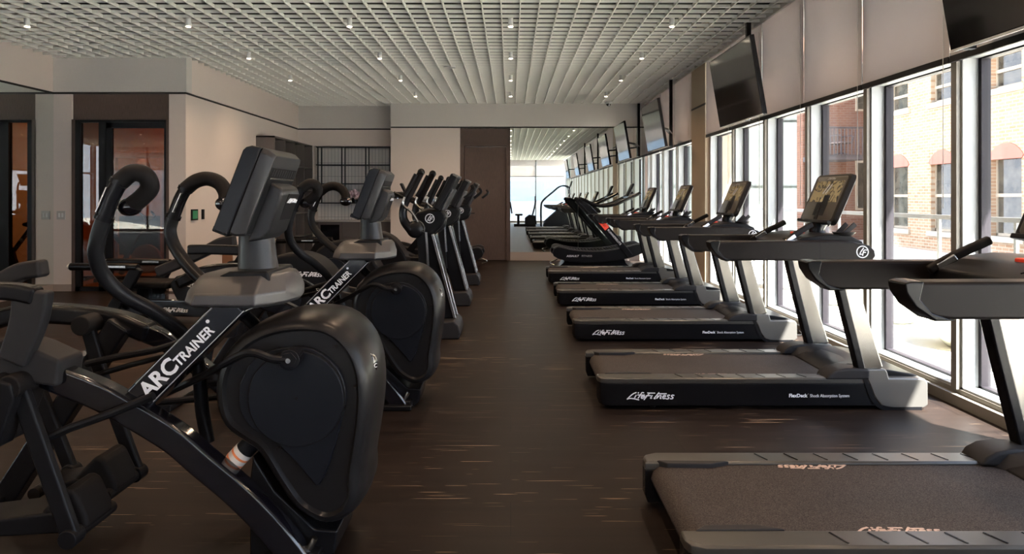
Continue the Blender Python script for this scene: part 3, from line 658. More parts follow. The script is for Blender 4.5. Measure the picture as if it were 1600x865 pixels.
    def rr(x, hy, hz, r): return [(x, (hy-r)*sy+r*math.cos(a_), (hz-r)*sz+r*math.sin(a_)) for sy, sz, a0 in ((1, 1, 0), (-1, 1, PI/2), (-1, -1, PI), (1, -1, 1.5*PI)) for a_ in [a0+k*PI/8 for k in range(5)]]
    MB().rings([rr(-.0235, .245, .170, .03), rr(-.018, .255, .178, .035), rr(.012, .26, .182, .038), rr(.028, .235, .16, .03)]).build('console_casing', 'rail_brown', co, ang=50)
    MB().rings([rr(-.0248, .228, .158, .022), rr(-.0225, .232, .162, .024)]).build('console_face', 'console_face', co)
    a_ = MB().box(-.0258, -.205, -.03, -.0245, .205, .125).build('display_art', 'screen_art', co, smooth=False)
    MB().box(-.0268, -.085, -.045, -.0255, .0, .02).box(-.0268, -.09, -.13, -.0255, .07, -.035).build('keypad', 'black_plastic', co, smooth=False)
    FL = Matrix(((0,0,-1,0),(-1,0,0,0),(0,1,0,0),(0,0,0,1)))     # plane facing -X
    lf_script('console_logo', .12, 'grey_print', co, Matrix.Translation((-.0262, .06, .143)) @ FL)
    strokes('display_mark', [[(-.02, -.03), (.03, .04)], [(.02, -.03), (.07, .04)]], .016, 'grey_print', co, Matrix.Translation((-.0272, .02, .06)) @ FL)
    MB().box(-.045, -.24, -.187, -.015, .24, -.165).build('reading_ledge', 'black_plastic', co, bevel=.004)
    MB().tube([(.03, -.2, .1), (.012, -.2, -.14), (-.01, -.2, -.2)], .005, 6).build('support_strut', 'steel', co)
    # lettering on the near flank
    lf_script('side_logo', .30, 'white_print', t, at(.175, -.0012, .086), wd=21)
    text('side_text', 'FlexDeck', .030, 'white_print', t, at(1.193, -.0012, .080), offset=.0009)
    text('side_text', 'Shock Absorption System', .027, 'white_print', t, at(1.325, -.0012, .080), sxy=(.88, 1))
    text('side_text', 'o', .008, 'white_print', t, at(1.312, -.0012, .098))
    for xx in (.35, 1.85):
        for yy in (.06, W-.06): MB().cyl((xx, yy-.02, .022), (xx, yy+.02, .022), .022, 14).build('transport_wheel', 'rubber', t)
    return t
tl = ['nearest treadmill, running belt and end of its side arm cut by the right edge', 'second treadmill from the camera, fully visible with its whole console', 'third treadmill from the camera, between two like it',
      'fourth treadmill from the camera, in front of the beige column', 'fifth treadmill from the camera, next to the curved treadmill']
T0 = make_treadmill(tl[0])
for i, (x, y) in enumerate(((.575, 2.26), (.55, 4.373), (.575, 6.43), (.57, 8.52), (.58, 10.72))):
    o = T0 if i == 0 else copy_tree(T0)
    o.location = (x, y, 0); o['label'] = 'black ' + tl[i]
def cable(pts, lab):
    tag(MB().tube(cr(pts), .006, 6).build('power_cable', 'rubber'), lab, 'cable', 'power cables at the window curb')
cable([(2.60, 4.9, .012), (2.72, 4.95, .012), (2.80, 4.85, .05), (2.79, 4.7, .012), (2.70, 4.66, .012), (2.62, 4.72, .02)], 'black power cable looping at the front of the second treadmill')
cable([(2.60, 6.9, .012), (2.72, 6.95, .012), (2.80, 6.85, .04), (2.79, 6.7, .012), (2.62, 6.72, .02)], 'black power cable at the front of the third treadmill')

# ------------------------------------------------------------------ curved manual treadmill
def make_curved(label):
    t = empty('curved_treadmill', (0, 0, 0), 0, label, 'treadmill', 'curved manual treadmills')
    W = .78; L_ = 1.72
    top = [(0.0, .30), (.03, .375), (.09, .405), (.16, .40), (.3, .365), (.5, .335), (.75, .325), (1.0, .335), (1.2, .365), (1.4, .41), (1.55, .45), (1.64, .462), (1.70, .44), (1.72, .39)]
    bot = [(1.70, .30), (1.5, .22), (1.2, .15), (.9, .12), (.6, .115), (.3, .14), (.1, .19), (.02, .24)]
    prof = top + bot
    for s in (0, 1):
        y0 = 0 if s == 0 else W-.07
        MB().prism(prof, y0, y0+.07).build('side_panel', 'black_plastic', t, bevel=.012)
    belt = MB()
    for k, p in enumerate(cr([(x, 0, z+.008) for x, z in top[1:-1]], 4)):
        belt.box(p.x-.010, .07, p.z-.02, p.x+.010, W-.07, p.z)
    belt.build('slat_belt', 'rubber', t, smooth=False)
    MB().bar(cr([(x, 0, z+.012) for x, z in top[1:-1]], 3), .05, .012).build('foot_rail', 'pod_grey', t, loc=(0, .035, 0)); MB().bar(cr([(x, 0, z+.012) for x, z in top[1:-1]], 3), .05, .012).build('foot_rail', 'pod_grey', t, loc=(0, W-.035, 0))
    MB().prism([(.25, .15), (1.35, .18), (1.38, .1), (1.46, .03), (.12, .03), (.2, .1)], .08, W-.08).build('base_frame', 'black_satin', t)
    for xx in (.2, 1.4): MB().box(xx-.06, 0.02, 0, xx+.06, W-.02, .035).build('foot', 'rubber', t, bevel=.008)
    MB().tube(cr([(.10, .12, .17), (-.02, .12, .13), (-.03, .12, .09), (.05, .12, .06)]), .014, 8).build('lift_handle', 'steel', t)
    for s in (0, 1):
        yy = -.012 if s == 0 else W+.012
        up = MB().bar([(1.45, yy, .24), (1.35, yy, .36), (.80, yy, 1.0), (.53, yy, 1.28)], .04, .11).build('upright', 'black_satin', t, bevel=.008)
        if s == 0:
            dx, dz = -.48, .72; n = math.hypot(dx, dz); ang = math.atan2(-dz, -dx)
            mtx = at(.93, yy-.0212, .85) @ Matrix.Rotation(math.atan2(-.64, .55), 4, 'Z')
            MB().box(-.09, -.05, -.001, .13, .05, .0006).build('red_band', 'red_plastic', up, smooth=False).data.transform(mtx)
            text('upright_text', 'ASSAULT', .05, 'black_satin', up, mtx @ Matrix.Translation((-.07, -.018, .001)), sxy=(.75, 1))
            text('upright_text', 'RUNNERELITE', .055, 'white_print', up, mtx @ Matrix.Translation((.15, -.02, .001)), sxy=(.95, 1), spacing=1.15)
        MB().tube(cr([(.54, yy, 1.26), (.50, yy, 1.31), (.60, yy, 1.28), (.85, yy, 1.18), (1.15, yy, 1.20), (1.45, yy, 1.33), (1.64, yy, 1.42)]), .032, 10).build('handrail', 'black_satin', t)
    MB().box(1.42, 0, 1.31, 1.48, W, 1.35).build('crossbar', 'black_satin', t)
    MB().box(-.02, -.11, -.15, .02, .11, .15, Matrix.Translation((1.50, W/2, 1.46)) @ Matrix.Rotation(.45, 4, 'Y')).build('console', 'black_plastic', t, bevel=.01)
    text('side_text', 'ASSAULT', .062, 'white_print', t, at(.26, -.0015, .225), sxy=(.9, .8), shear=.2, offset=.0012); text('side_text', 'FITNESS', .062, 'grey_print', t, at(.54, -.0015, .225), sxy=(.9, .8))
    return t
ct_ = make_curved('black curved manual treadmill with red lettered upright at the end of the treadmill row'); ct_.location = (.78, 13.0, 0)
c2 = copy_tree(ct_); c2.location = (-.50, 13.55, 0); c2.rotation_euler = (0, 0, PI); c2['label'] = 'low curved machine on the floor behind the cross trainers beside the wooden door'

# ------------------------------------------------------------------ elliptical trainer, traced in its own metre frame (origin on the floor under the crank bolt)
Z0, X0 = 2.43, -.77
def A(px, py, dy=0.0):
    z = Z0+dy; return Vector(((px-798)*z/F-X0, dy, CAM_H-(py-308.5)*z/F))
def Ax(pts, dy): return [A(p[0], p[1], dy) for p in pts]
def make_arc(label):
    t = empty('elliptical_trainer', (0, 0, 0), 0, label, 'elliptical machine', 'elliptical trainers on the left of the aisle')
    XZ = lambda pts, dy: [(p.x, p.z) for p in Ax(pts, dy)]
    # flywheel housing: near face outline swollen through the middle
    out = [(352,560),(380,532),(420,513),(469,506),(512,512),(545,538),(563,575),(568,615),(566,655),(560,700),(553,745),(553,778),(540,803),(515,815),(490,810),(461,790),(432,748),(405,705),(381,688),(352,665),(340,630),(341,590)]
    P = [(p.x, p.z) for p in cr([(a[0], 0, a[1]) for a in XZ(out+[out[0]], .07)], 3)][:-1]
    cx, cz = sum(p[0] for p in P)/len(P), sum(p[1] for p in P)/len(P)
    def ring(y, off):
        R = []
        n = len(P)
        for i in range(n):
            a, b_ = Vector(P[i-1]), Vector(P[(i+1) % n]); d_ = (b_-a).normalized(); nn = Vector((d_.y, -d_.x))
            if nn.dot(Vector(P[i])-Vector((cx, cz))) < 0: nn = -nn
            R.append((P[i][0]+nn.x*off, y, P[i][1]+nn.y*off))
        return R
    hs = MB().rings([ring(.085, -.028), ring(.070, -.018), ring(.074, -.002), ring(.10, .014), ring(.16, .026), ring(.27, .032), ring(.38, .026), ring(.44, .014), ring(.466, -.002), ring(.47, -.018), ring(.455, -.028)]).build('flywheel_housing', 'housing', t, ang=50)
    inner = [(375,600),(398,560),(440,543),(490,545),(528,575),(541,615),(534,655),(522,700),(508,740),(497,757),(484,745),(455,712),(425,685),(395,668),(376,640)]
    Q = [(p.x, p.z) for p in cr([(a[0], 0, a[1]) for a in XZ(inner+[inner[0]], .07)], 3)][:-1]
    MB().prism(Q, .064, .09).build('side_cover', 'disc', t, bevel=.004)
    dc = A(464, 621, .07)
    MB().cyl((dc.x, .0625, dc.z), (dc.x, .09, dc.z), .175, 64).build('disc_groove', 'rubber', t)
    dk = MB().cyl((dc.x, .054, dc.z), (dc.x, .08, dc.z), .170, 64).build('crank_disc', 'disc', t, bevel=.003)
    for px, py in ((464, 621), (522, 543), (553, 606), (434, 701)):
        q = A(px, py, .06); MB().cyl((q.x, .050 if px == 464 else .058, q.z), (q.x, .09, q.z), .006, 10).build('screw', 'rubber', t)
    bc_ = A(452, 562, .0)
    bk = MB().cyl((bc_.x, -.012, bc_.z), (bc_.x, .06, bc_.z), .030, 6).cyl((bc_.x, -.004, bc_.z), (bc_.x, .06, bc_.z), .036, 24).build('crank_bolt', 'black_satin', t, bevel=.002)
    MB().cyl((bc_.x, -.016, bc_.z), (bc_.x, -.01, bc_.z), .009, 12).build('bolt_head', 'steel', bk)
    # oval badge at the front of the housing
    bq = A(588, 566, .22)
    bd = MB().ball((0, 0, 0), .036, (1, .25, 1.25)).build('front_badge', 'chrome', t, loc=(bq.x-.012, .17, bq.z), rot=(0, 0, .95))
    MB().ball((0, 0, 0), .032, (1, .25, 1.25)).build('badge_face', 'black_gloss', bd, loc=(0, -.003, 0))
    text('badge_text', 'ARC', .022, 'white_print', bd, at(-.022, -.0115, -.008), width=.044)
    # connecting rod to the handle arm
    rod = Ax([(452,562),(425,560),(398,551),(375,555),(330,580),(290,600),(240,622)], .0)
    rod = [A(q[0], q[1], d_) for q, d_ in zip([(452,562),(425,560),(398,551),(375,555),(330,580),(290,600),(250,618)], (0, 0, 0, .03, .12, .2, .25))]
    MB().tube(cr(rod), .0145, 10).build('connecting_rod', 'black_plastic', t)
    rod = Ax([(460,600),(400,612),(337,620),(238,629)], .5); MB().tube(cr(rod), .014, 10).build('connecting_rod', 'black_plastic', t)
    # main arch and column
    arch = cr(Ax([(62,574),(95,590),(150,612),(195,635),(270,680),(320,722),(368,762),(411,804),(447,846),(473,882)], .09))
    ar = MB().bar(arch, .075, .098, ref=(0, 1, 0)).build('arch_beam', 'black_gloss', t, bevel=.016, seg=3)
    col = Ax([(222,622),(262,582),(310,534),(376,468)], .13)
    cb_ = MB().bar(col, .10, .105, ref=(0, 1, 0)).build('column', 'black_gloss', t, bevel=.012, seg=3)
    u = (col[2]-col[0]); ang = math.atan2(u.z, u.x)
    def on_col(px, py): q = A(px, py, .0785); return Matrix.Translation((q.x, .0785, q.z)) @ FRONT @ Matrix.Rotation(ang, 4, 'Z')
    text('column_lettering', 'ARC', .080, 'white_print', cb_, on_col(231, 623), offset=.0025, width=.160)
    text('column_lettering', 'TRAINER', .050, 'white_print', cb_, on_col(280, 573), offset=.0012, width=.182)
    text('column_lettering', 'o', .02, 'white_print', cb_, on_col(324, 505), offset=.002)
    d_ = u.normalized(); n_ = Vector((-d_.z, 0, d_.x))
    for s_ in (-1, 1):
        a_, b_ = col[0]+n_*.045*s_+d_*.05, col[-1]+n_*.045*s_
        MB().bar([(a_.x, .0782, a_.z), (b_.x, .0782, b_.z)], .001, .0028).build('pinstripe', 'grey_print', cb_, smooth=False)
    # second (covered) arch on the far side
    back = cr(Ax([(-60,525),(0,497),(60,489),(130,492),(190,502),(236,520)], .66))
    MB().bar(back, .10, .085, ref=(0, 1, 0)).build('arch_cover', 'black_satin', t, bevel=.03, seg=4)
    MB().bar(cr(Ax([(228,519),(262,534),(310,570),(370,622),(420,700),(450,775)], .66)), .06, .08).build('arch_beam', 'black_gloss', t, bevel=.012)
    # arch end covers at the rear, near side
    MB().prism([(p.x, p.z) for p in Ax([(-70,545),(0,532),(40,545),(86,566),(82,608),(30,600),(18,640),(-5,700),(-70,700)], .0)], .02, .17).build('pivot_cover', 'dark_grey', t, bevel=.014, seg=3)
    MB().prism([(p.x, p.z) for p in Ax([(-70,600),(-20,590),(16,600),(20,625),(-6,702),(-70,706)], -.06)], -.06, .03).build('pivot_cover', 'black_plastic', t, bevel=.01)
    # static rear handrail
    MB().bar(cr(Ax([(-120,452),(-60,452),(20,455),(60,462)], .02)), .065, .06).build('rear_handrail', 'black_satin', t, bevel=.025, seg=4)
    MB().bar(cr(Ax([(52,452),(48,490),(38,525),(22,565)], .02)), .05, lambda q: .13-.03*q).build('rail_post', 'dark_grey', t, bevel=.012, seg=3)
    MB().bar(cr(Ax([(-130,500),(-60,470),(0,442),(35,424),(70,418)], .52)), .075, .075).build('rear_handrail', 'dark_grey', t, bevel=.015)
    # rear support leg with bolt
    MB().bar(Ax([(190,505),(120,610),(60,700),(-5,800)], .60), .07, .10).build('rear_leg', 'black_satin', t, bevel=.01)
    q = A(133, 551, .56); MB().cyl((q.x, .55, q.z), (q.x, .57, q.z), .012, 12).build('bolt', 'chrome', t)
    # pedal linkage: front and rear arms on each side
    for dy, y_, f_, r_, w_ in ((.0, .0, [(28,600),(60,690),(112,838)], [(-52,650),(-72,740),(-88,838)], .062), (.56, .56, [(136,506),(160,590),(215,738)], [(30,560),(60,605),(112,735)], .055)):
        for nm, pts in (('front', f_), ('rear', r_)):
            p = Ax(pts, dy); MB().bar(p, .035, w_).build('pedal_link', 'black_plastic', t, bevel=.01, seg=3)
            MB().cyl((p[-1].x, dy-.03, p[-1].z), (p[-1].x, dy+.03, p[-1].z), .033, 20).build('pivot_cap', 'black_plastic', t, bevel=.004)
            if nm == 'front': MB().cyl((p[0].x, dy-.05, p[0].z), (p[0].x, dy+.08, p[0].z), .042, 20).build('pivot_cap', 'rubber', t, bevel=.006)
        f = Ax(f_, dy)[-1]; r = Ax(r_, dy)[-1]; s_ = 1 if dy < .3 else -1; yy = y_+.13*s_
        MB().cyl((f.x, y_, f.z), (f.x, y_+.24*s_, f.z), .024, 14).build('pedal_axle', 'rubber', t); MB().cyl((r.x, y_, r.z), (r.x, y_+.24*s_, r.z), .024, 14).build('pedal_axle', 'rubber', t)
        pd = MB().prism([(r.x-.02, r.z+.02), (f.x-.10, f.z+.065), (f.x-.06, f.z+.05), (f.x-.03, f.z-.01), (r.x+.05, r.z-.03)], yy-.09, yy+.09).build('foot_pedal', 'black_plastic', t, bevel=.012)
        MB().prism([(f.x-.15, f.z+.055), (f.x-.055, f.z+.15), (f.x-.02, f.z+.135), (f.x+.02, f.z+.05), (f.x+.03, f.z+.0), (f.x-.05, f.z-.005)], yy-.085, yy+.085).build('toe_stop', 'rubber', pd, bevel=.02, seg=3)
    MB().tube(Ax([(60,690),(110,668),(175,645),(240,618)], .03), .015, 10).build('push_rod', 'black_plastic', t)
    MB().tube(Ax([(135,568),(180,558),(245,546),(330,520)], .52), .015, 10).build('push_rod', 'black_plastic', t)
    MB().tube(Ax([(145,587),(200,571),(250,558),(340,535)], .54), .012, 10).build('push_rod', 'black_plastic', t)
    # moving handles
    hn = [(325,690,.27),(316,640,.27),(312,590,.27),(306,556,.27),(284,520,.22),(240,486,.14),(195,462,.07),(163,432,.02),(150,400,-.02),(153,372,-.03),(163,340,-.03),(174,310,-.03),(187,284,-.03),(207,270,-.03),(228,275,-.02),(234,293,0),(222,308,.01),(203,323,.02)]
    hf = [(440,640,.33),(428,590,.33),(418,540,.33),(395,505,.36),(345,462,.44),(303,425,.50),(276,390,.55),(266,362,.56),(271,338,.56),(281,312,.56),(290,295,.56),(306,283,.56),(325,279,.56),(343,286,.55),(353,302,.53),(352,318,.51)]
    for dy, pts, yin in ((-.03, hn, .05), (.56, hf, -.05)):
        p = [A(*q) for q in pts]; n = len(p)
        lo, mid, hi = p[:n-8], p[n-9:n-5], p[n-6:]
        MB().tube(cr(p[:-7]), .026, 14).build('moving_arm', 'black_plastic', t)
        MB().tube(cr(p[n-8:n-5]), .027, 14).build('arm_sleeve', 'black_satin', t)
        MB().tube(cr(p[n-6:]), .031, 14).build('foam_grip', 'rubber', t)
        for q in (p[n-8], p[n-6]):
            d_ = (p[n-6]-p[n-8]).normalized()*.008; MB().cyl(q-d_, q+d_, .032, 18).build('collar', 'black_satin', t)
        MB().ball(p[-1], .036, (1.15, 1, .9)).build('thumb_knob', 'black_gloss', t)
        a_, b_ = p[n-8], p[n-6]; s_ = (b_-a_)
        side = Vector((-.024, -.014, .0)) if dy < .3 else Vector((.006, -.0285, .0))
        MB().bar([a_+s_*.15+side, a_+s_*.85+side], .024, .006).build('pulse_sensor', 'steel', t, bevel=.002)
    # pod, neck and console
    def prism_ring(z, k): return [(x*k[0]+k[1], (y-.27)*k[2]+.27, z) for x, y in [(-.43,.13),(-.37,.05),(-.14,.04),(-.065,.15),(-.042,.27),(-.065,.39),(-.14,.50),(-.37,.49),(-.43,.41)]]
    pod = MB(); pod.rings([prism_ring(.935, (.93, -.015, .9)), prism_ring(.945, (1, 0, 1)), prism_ring(.985, (.97, 0, 1)), prism_ring(1.035, (.86, -.02, .72)), prism_ring(1.05, (.78, -.035, .6))])
    pod.build('console_pod', 'pod_grey', t, bevel=.008)
    MB().prism([(-.34, .99), (-.33, 1.03), (-.26, 1.06), (-.12, 1.06), (-.10, .98), (-.33, .975)], .12, .42).build('accessory_tray', 'black_plastic', t, bevel=.012)
    MB().tube([(-.205, .27, 1.03), (-.21, .27, 1.10), (-.215, .27, 1.20)], lambda q: .078-.014*q, 24).build('console_neck', 'neck_grey', t)
    co = empty('console', (-.158, .265, 1.352)); co.parent = t; co.scale = (.93, .93, .93); co.rotation_euler = (0, math.radians(21), 0)
    MB().prism([(-.075, -.165), (-.07, -.185), (-.012, -.185), (-.012, .175), (-.05, .168), (-.068, .155), (-.075, .14)], -.25, .12).build('console_casing', 'black_satin', co, bevel=.007, seg=3)
    MB().rings([[(x, y*k, z*k2) for y, z in ((-.235, -.18), (.105, -.18), (.115, -.17), (.115, .155), (.10, .175), (-.23, .175), (-.245, .155), (-.245, -.17))] for x, k, k2 in ((-.012, 1, 1), (.012, 1, 1), (.042, .93, .93))]).build('rear_bezel', 'neck_grey', co, bevel=.004)
    MB().box(.040, -.215, -.16, .0435, .095, .115).build('rear_panel', 'black_plastic', co, smooth=False)
    MB().box(-.079, -.23, -.15, -.074, .10, .13).build('screen', 'tv_screen', co, smooth=False)
    MB().box(-.095, -.2, -.20, -.03, .08, -.175).build('reading_ledge', 'black_satin', co, bevel=.005)
    vb = MB().box(.042, -.20, .075, .0445, .08, .112).build('vent', 'rubber', co, smooth=False)
    for i in range(10): MB().box(.0445, -.195+i*.028, .08, .0455, -.183+i*.028, .108).build('vent_slat', 'dark_grey', vb, smooth=False) if i < 10 else None
    MB().box(.0425, -.20, .068, .048, .08, .074).build('vent_lip', 'steel', vb, smooth=False)
    for yy in (-.2, -.06): MB().cyl((.037, yy, .145), (.041, yy, .145), .006, 10).build('screw', 'rubber', co)
    rc = MB().prism([(.035, -.20), (.085, -.17), (.105, -.13), (.10, .03), (.085, .05), (.035, .055)], -.165, .06).build('rear_cover', 'neck_grey', co, bevel=.014, seg=3)
    MB().box(.1015, -.09, -.11, .1035, .045, .03).build('cover_inlay', 'black_plastic', rc, smooth=False)
    BK = Matrix(((0,0,1,0),(1,0,0,0),(0,1,0,0),(0,0,0,1)))       # plane facing +X
    lf_script('rear_logo', .12, 'white_print', rc, Matrix.Translation((.1045, -.08, -.0)) @ BK, wd=34)
        # under the housing: dark stand, base bar, shock absorber with orange label
    MB().prism([(p.x, p.z) for p in Ax([(405,700),(440,755),(500,812),(535,815),(530,850),(500,875),(400,875),(400,740)], .2)], .13, .42).build('stand_plate', 'black_satin', t, bevel=.01)
    zf = A(478, 875, .09); MB().box(zf.x-.16, .02, .0, zf.x+.06, .52, .035).build('base_bar', 'black_satin', t, bevel=.01)
    MB().box(zf.x-.03, .06, -.0, zf.x+.05, .14, .05).build('foot_plate', 'black_plastic', t, bevel=.006)
    a_, b_ = A(352, 735, .16), A(402, 682, .16)
    sk = MB().cyl(a_, b_, .036, 24).build('shock_absorber', 'black_plastic', t)
    v_ = (b_-a_); MB().cyl(a_+v_*.28, a_+v_*.62, .0368, 24).build('warning_label', 'label_white', sk)
    for k in (.30, .46): MB().cyl(a_+v_*k, a_+v_*(k+.05), .0373, 24).build('label_band', 'orange_print', sk)
    q = A(486, 848, .12); MB().tube([(q.x-.01, .1, q.z-.03), (q.x+.02, .1, q.z+.03)], .012, 10).build('levelling_bolt', 'steel', t)
    # base rails on the floor
    MB().box(-1.52, .0, .0, -1.40, .68, .05).build('rear_base_bar', 'black_satin', t, bevel=.01)
    return t
A1 = make_arc('nearest black elliptical trainer at the left with its whole flywheel housing in view'); A1.location = (X0, Z0, 0)
A2 = copy_tree(A1); A2.location = (-.709, 4.32, 0); A2['label'] = 'second black elliptical trainer, behind the nearest one and before the cross trainers'

# ------------------------------------------------------------------ elliptical cross trainers (front leg at x = 0)
def make_cross(label):
    t = empty('cross_trainer', (0, 0, 0), 0, label, 'elliptical machine', 'cross trainers on the left of the aisle')
    fb = MB().prism([(-.26, .0), (.0, .0), (.012, .05), (-.01, .13), (-.05, .17), (-.24, .16)], -.02, .50).build('front_base', 'dark_grey', t, bevel=.015)
    # tapering front column: dark body with silver edges
    MB().prism([(-.37, .98), (-.06-.18, .98), (-.045, .17), (-.22, .17), (-.30, .45)], .14, .34).build('front_column', 'black_satin', t, bevel=.01)
    MB().bar([(-.265, .13, .98), (-.05, .13, .17)], .02, .028).build('column_edge', 'steel', t, bevel=.004)
    MB().bar([(-.265, .35, .98), (-.05, .35, .17)], .02, .028).build('column_edge', 'steel', t, bevel=.004)
    MB().bar([(-.37, .10, 1.0), (-.345, .10, .62), (-.33, .08, .45)], .03, .085).build('swing_arm', 'black_plastic', t, bevel=.006); MB().bar([(-.32, .085, 1.0), (-.30, .085, .66)], .02, .022).build('arm_edge', 'steel', t)
    MB().bar([(-.37, .42, 1.0), (-.31, .42, .62), (-.27, .42, .34)], .03, .085).build('swing_arm', 'black_plastic', t, bevel=.006); MB().bar([(-.32, .40, 1.0), (-.235, .40, .38)], .02, .022).build('arm_edge', 'steel', t)
    # pivot pod
    MB().ball((0, 0, 0), 1, (.16, .13, .13)).build('pivot_pod', 'black_plastic', t, loc=(-.30, .27, 1.10))
    MB().prism([(-.46, 1.10), (-.42, 1.19), (-.30, 1.22), (-.18, 1.22), (-.13, 1.15), (-.18, 1.05), (-.26, .97), (-.36, .95), (-.43, 1.0)], .12, .42).build('pod_shell', 'black_plastic', t, bevel=.03, seg=3)
    MB().ball((0, 0, 0), .085, (1, .6, 1)).build('pivot_cap', 'black_satin', t, loc=(-.42, .06, 1.03)); MB().ball((0, 0, 0), .085, (1, .6, 1)).build('pivot_cap', 'black_satin', t, loc=(-.42, .48, 1.03))
    MB().tube([(-.42, .10, 1.03), (-.42, .16, 1.03)], .088, 20).build('pivot_ring', 'steel', t)
    lf_badge('badge', .042, 'white_print', t, at(-.29, .118, 1.13))
    # moving handles and static handles
    for y_, dx in ((.06, 0), (.50, .06)):
        MB().tube(cr([(-.46+dx, y_, 1.02), (-.53+dx, y_, 1.12), (-.53+dx, y_, 1.24), (-.48+dx, y_, 1.34)]), lambda q: .045-.012*q, 12).build('moving_arm', 'black_satin', t)
        MB().tube(cr([(-.50+dx, y_, 1.30), (-.44+dx, y_, 1.42), (-.37+dx, y_, 1.56)]), .032, 12).build('foam_grip', 'rubber', t)
        MB().ball((-.365+dx, y_, 1.57), .036).build('thumb_knob', 'black_satin', t)
        MB().tube(cr([(-.39+dx*.5, y_-.03, 1.10), (-.45+dx, y_-.03, 1.19), (-.53+dx, y_-.03, 1.27), (-.50+dx, y_-.03, 1.37)]), .013, 10).build('fixed_handle', 'steel', t)
        MB().tube(cr([(-.52+dx, y_-.03, 1.34), (-.47+dx, y_-.03, 1.43), (-.41+dx, y_-.02, 1.55)]), .022, 10).build('fixed_grip', 'black_plastic', t)
    co = empty('console', (-.13, .27, 1.38)); co.parent = t; co.rotation_euler = (0, math.radians(28), 0)
    MB().box(-.04, -.24, -.19, .03, .24, .19).build('console_casing', 'black_plastic', co, bevel=.02, seg=3)
    MB().box(.028, -.2, -.17, .055, .2, .06).build('rear_cover', 'pod_grey', co, bevel=.01)
    MB().box(-.02, -.24, .17, .032, .24, .195).build('top_cap', 'hood_grey', co, bevel=.006)
    MB().box(-.043, -.21, -.15, -.039, .21, .14).build('screen', 'tv_screen', co, smooth=False)
    MB().tube([(-.27, .27, 1.15), (-.2, .27, 1.28)], .05, 14).build('console_neck', 'black_satin', t)
    MB().tube(cr([(.03, .30, 1.32), (.12, .32, 1.40), (.10, .34, 1.45)]), .018, 8).build('fan_nozzle', 'black_plastic', t)
    # centre spine, pedal arms, rear drive housing
    MB().bar(cr([(-.30, .27, .42), (-.9, .27, .20), (-1.5, .27, .14)]), .1, .09).build('spine', 'black_satin', t, bevel=.015)
    for y_ in (.10, .44):
        MB().bar(cr([(-.32, y_, .45), (-.8, y_, .36), (-1.3, y_, .44), (-1.6, y_, .47)]), .05, .06).build('pedal_arm', 'dark_grey', t, bevel=.01)
        MB().box(-1.05, y_-.08, .385, -.70, y_+.08, .42).box(-.72, y_-.08, .38, -.69, y_+.08, .47).build('foot_pedal', 'rubber', t, bevel=.015)
    hp = [(-2.02, .10), (-2.06, .3), (-2.0, .52), (-1.88, .70), (-1.70, .79), (-1.50, .79), (-1.32, .70), (-1.18, .52), (-1.08, .30), (-1.10, .10)]
    MB().prism([(p.x, p.z) for p in cr([(a[0], 0, a[1]) for a in hp], 3)], .06, .48).build('drive_housing', 'black_plastic', t, bevel=.04, seg=3)
    lf_script('side_logo', .32, 'white_print', t, at(-1.62, .058, .60)); MB().cyl((-1.72, .04, .36), (-1.72, .07, .36), .22, 32).build('crank_disc', 'disc', t, bevel=.004)
    MB().box(-2.1, .0, 0, -1.98, .54, .08).build('rear_base', 'black_satin', t, bevel=.015)
    return t
E1 = make_cross('first black cross trainer beyond the elliptical trainers, the one nearest the camera')
for i, (x, y) in enumerate(((-.485, 6.56), (-.50, 8.58), (-.478, 10.6))):
    o = E1 if i == 0 else copy_tree(E1)
    o.location = (x, y, 0); o['label'] = ['first black cross trainer beyond the elliptical trainers, the one nearest the camera', 'middle black cross trainer of the row of three', 'farthest black cross trainer, in front of the dark wooden door'][i]

# ------------------------------------------------------------------ low seated machines by the left wall
def make_seated(label):
    t = empty('recumbent_trainer', (0, 0, 0), 0, label, 'exercise machine', 'low recumbent machines by the left wall')
    # x=0 at seat end; drive body to the right
    MB().box(.0, .1, .08, 2.0, .5, .26).build('base_frame', 'black_gloss', t, bevel=.02)
    lf_script('frame_logo', .32, 'white_print', t, at(.55, .098, .15))
    for x in (.1, 1.8): MB().box(x, 0, 0, x+.1, .6, .09).build('foot', 'rubber', t, bevel=.01)
    sd = MB().box(.02, .12, .36, .62, .50, .44).build('seat', 'rubber', t, bevel=.035, seg=3)
    MB().box(.22, .2, .16, .4, .42, .37).build('seat_post', 'black_satin', t)
    MB().prism([(.62, .42), (.70, .50), (.9, .545), (1.3, .53), (1.7, .44), (2.0, .30), (2.05, .18), (.75, .18), (.68, .30)], .14, .46).build('drive_cover', 'black_plastic', t, bevel=.03, seg=3)
    lf_script('cover_logo', .36, 'white_print', t, at(.78, .138, .42))
    for y_ in (.02, .58):
        MB().tube([(-.40, y_, .60), (.1, y_, .605), (.36, y_, .60)], .04, 12).build('side_handle', 'black_satin', t)
        MB().ball((-.41, y_, .60), .032).build('handle_ball', 'plate', t)
        MB().bar([(.36, y_, .60), (.25, y_, .42), (.08, y_, .16)], .06, .12).build('handle_arm', 'black_plastic', t, bevel=.012)
        MB().box(.05, y_-.045, .60, .25, y_-.035, .62).build('handle_plate', 'steel', t)
    return t
F1 = make_seated('low black recumbent machine nearest, by the left wall in front of the glass door')
for i, (x, y, rz, lb) in enumerate(((-4.25, 7.3, -.12, 'low black recumbent machine with round handle ends, standing before the glass studio door'), (-4.0, 9.6, -.1, 'middle low black recumbent machine, standing past the wall thermostat'), (-3.55, 11.7, -.1, 'farthest low black recumbent machine, standing in front of the cubby shelf'))):
    o = F1 if i == 0 else copy_tree(F1)
    o.location = (x, y, 0); o.rotation_euler = (0, 0, rz); o['label'] = lb
for k, (sx_, z_) in enumerate(((0, 0),)):
    pass
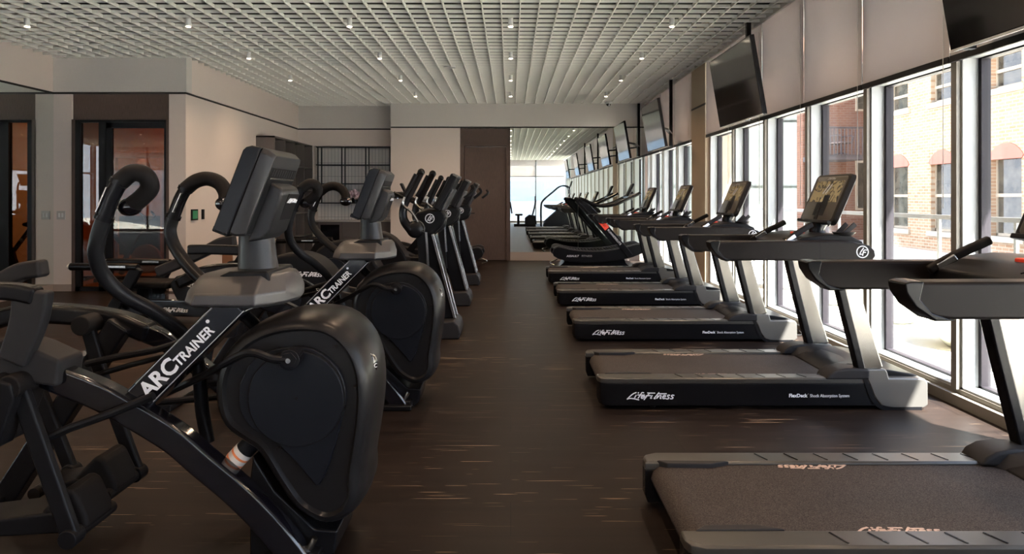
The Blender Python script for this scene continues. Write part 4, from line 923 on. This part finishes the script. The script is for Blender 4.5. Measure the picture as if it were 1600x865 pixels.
# ------------------------------------------------------------------ behind the camera, seen in the back mirror
st_ = empty('stair_climber', (1.3, -3.1, 0), 0, 'black stair climber with tall arched handrails, seen only in the back mirror', 'exercise machine')
MB().prism([(.2, 0), (1.5, 0), (1.45, .9), (1.3, 1.05), (1.0, .9), (.25, .25)], 0, .06).prism([(.2, 0), (1.5, 0), (1.45, .9), (1.3, 1.05), (1.0, .9), (.25, .25)], .74, .80).build('side_panel', 'black_plastic', st_, bevel=.01)
for i in range(4): MB().box(.25+i*.22, .06, .16+i*.2, .47+i*.22, .74, .2+i*.2).build('step', 'dark_grey', st_, smooth=False)
for y_ in (0, .8): MB().tube(cr([(.1, y_, 0), (.1, y_, .9), (.2, y_, 1.2), (.6, y_, 1.55), (1.0, y_, 1.85), (1.35, y_, 1.8), (1.4, y_, 1.4), (1.4, y_, .9)]), .03, 10).build('handrail', 'black_satin', st_)
MB().box(-.03, .15, -.2, .03, .65, .2, Matrix.Translation((1.45, 0, 1.9)) @ Matrix.Rotation(.35, 4, 'Y')).build('console', 'black_plastic', st_, bevel=.02)
rbk = empty('recumbent_bike', (.15, -3.0, 0), 0, 'black recumbent bike with upright back pad, seen only in the back mirror', 'exercise bike')
MB().box(0, .2, .0, 1.0, .4, .12).box(0, 0, 0, .08, .6, .06).box(.92, 0, 0, 1.0, .6, .06).build('base_frame', 'black_satin', rbk, bevel=.01)
MB().box(.05, .1, .5, .4, .5, .58).build('seat', 'rubber', rbk, bevel=.03); MB().box(-.04, .1, .6, .03, .5, 1.15, Matrix.Rotation(-.15, 4, 'Y')).build('back_pad', 'rubber', rbk, bevel=.03)
MB().bar([(.2, .3, .1), (.2, .3, .52)], .1, .12).prism([(.5, .1), (.5, .4), (.7, .55), (1.0, .5), (1.05, .1)], .18, .42).build('drive_cover', 'black_plastic', rbk, bevel=.02)
MB().tube(cr([(.85, .3, .5), (.95, .3, .9), (1.0, .3, 1.2)]), .04, 10).build('mast', 'dark_grey', rbk); MB().box(.95, .1, 1.1, 1.0, .5, 1.4).build('console', 'black_plastic', rbk, bevel=.02)
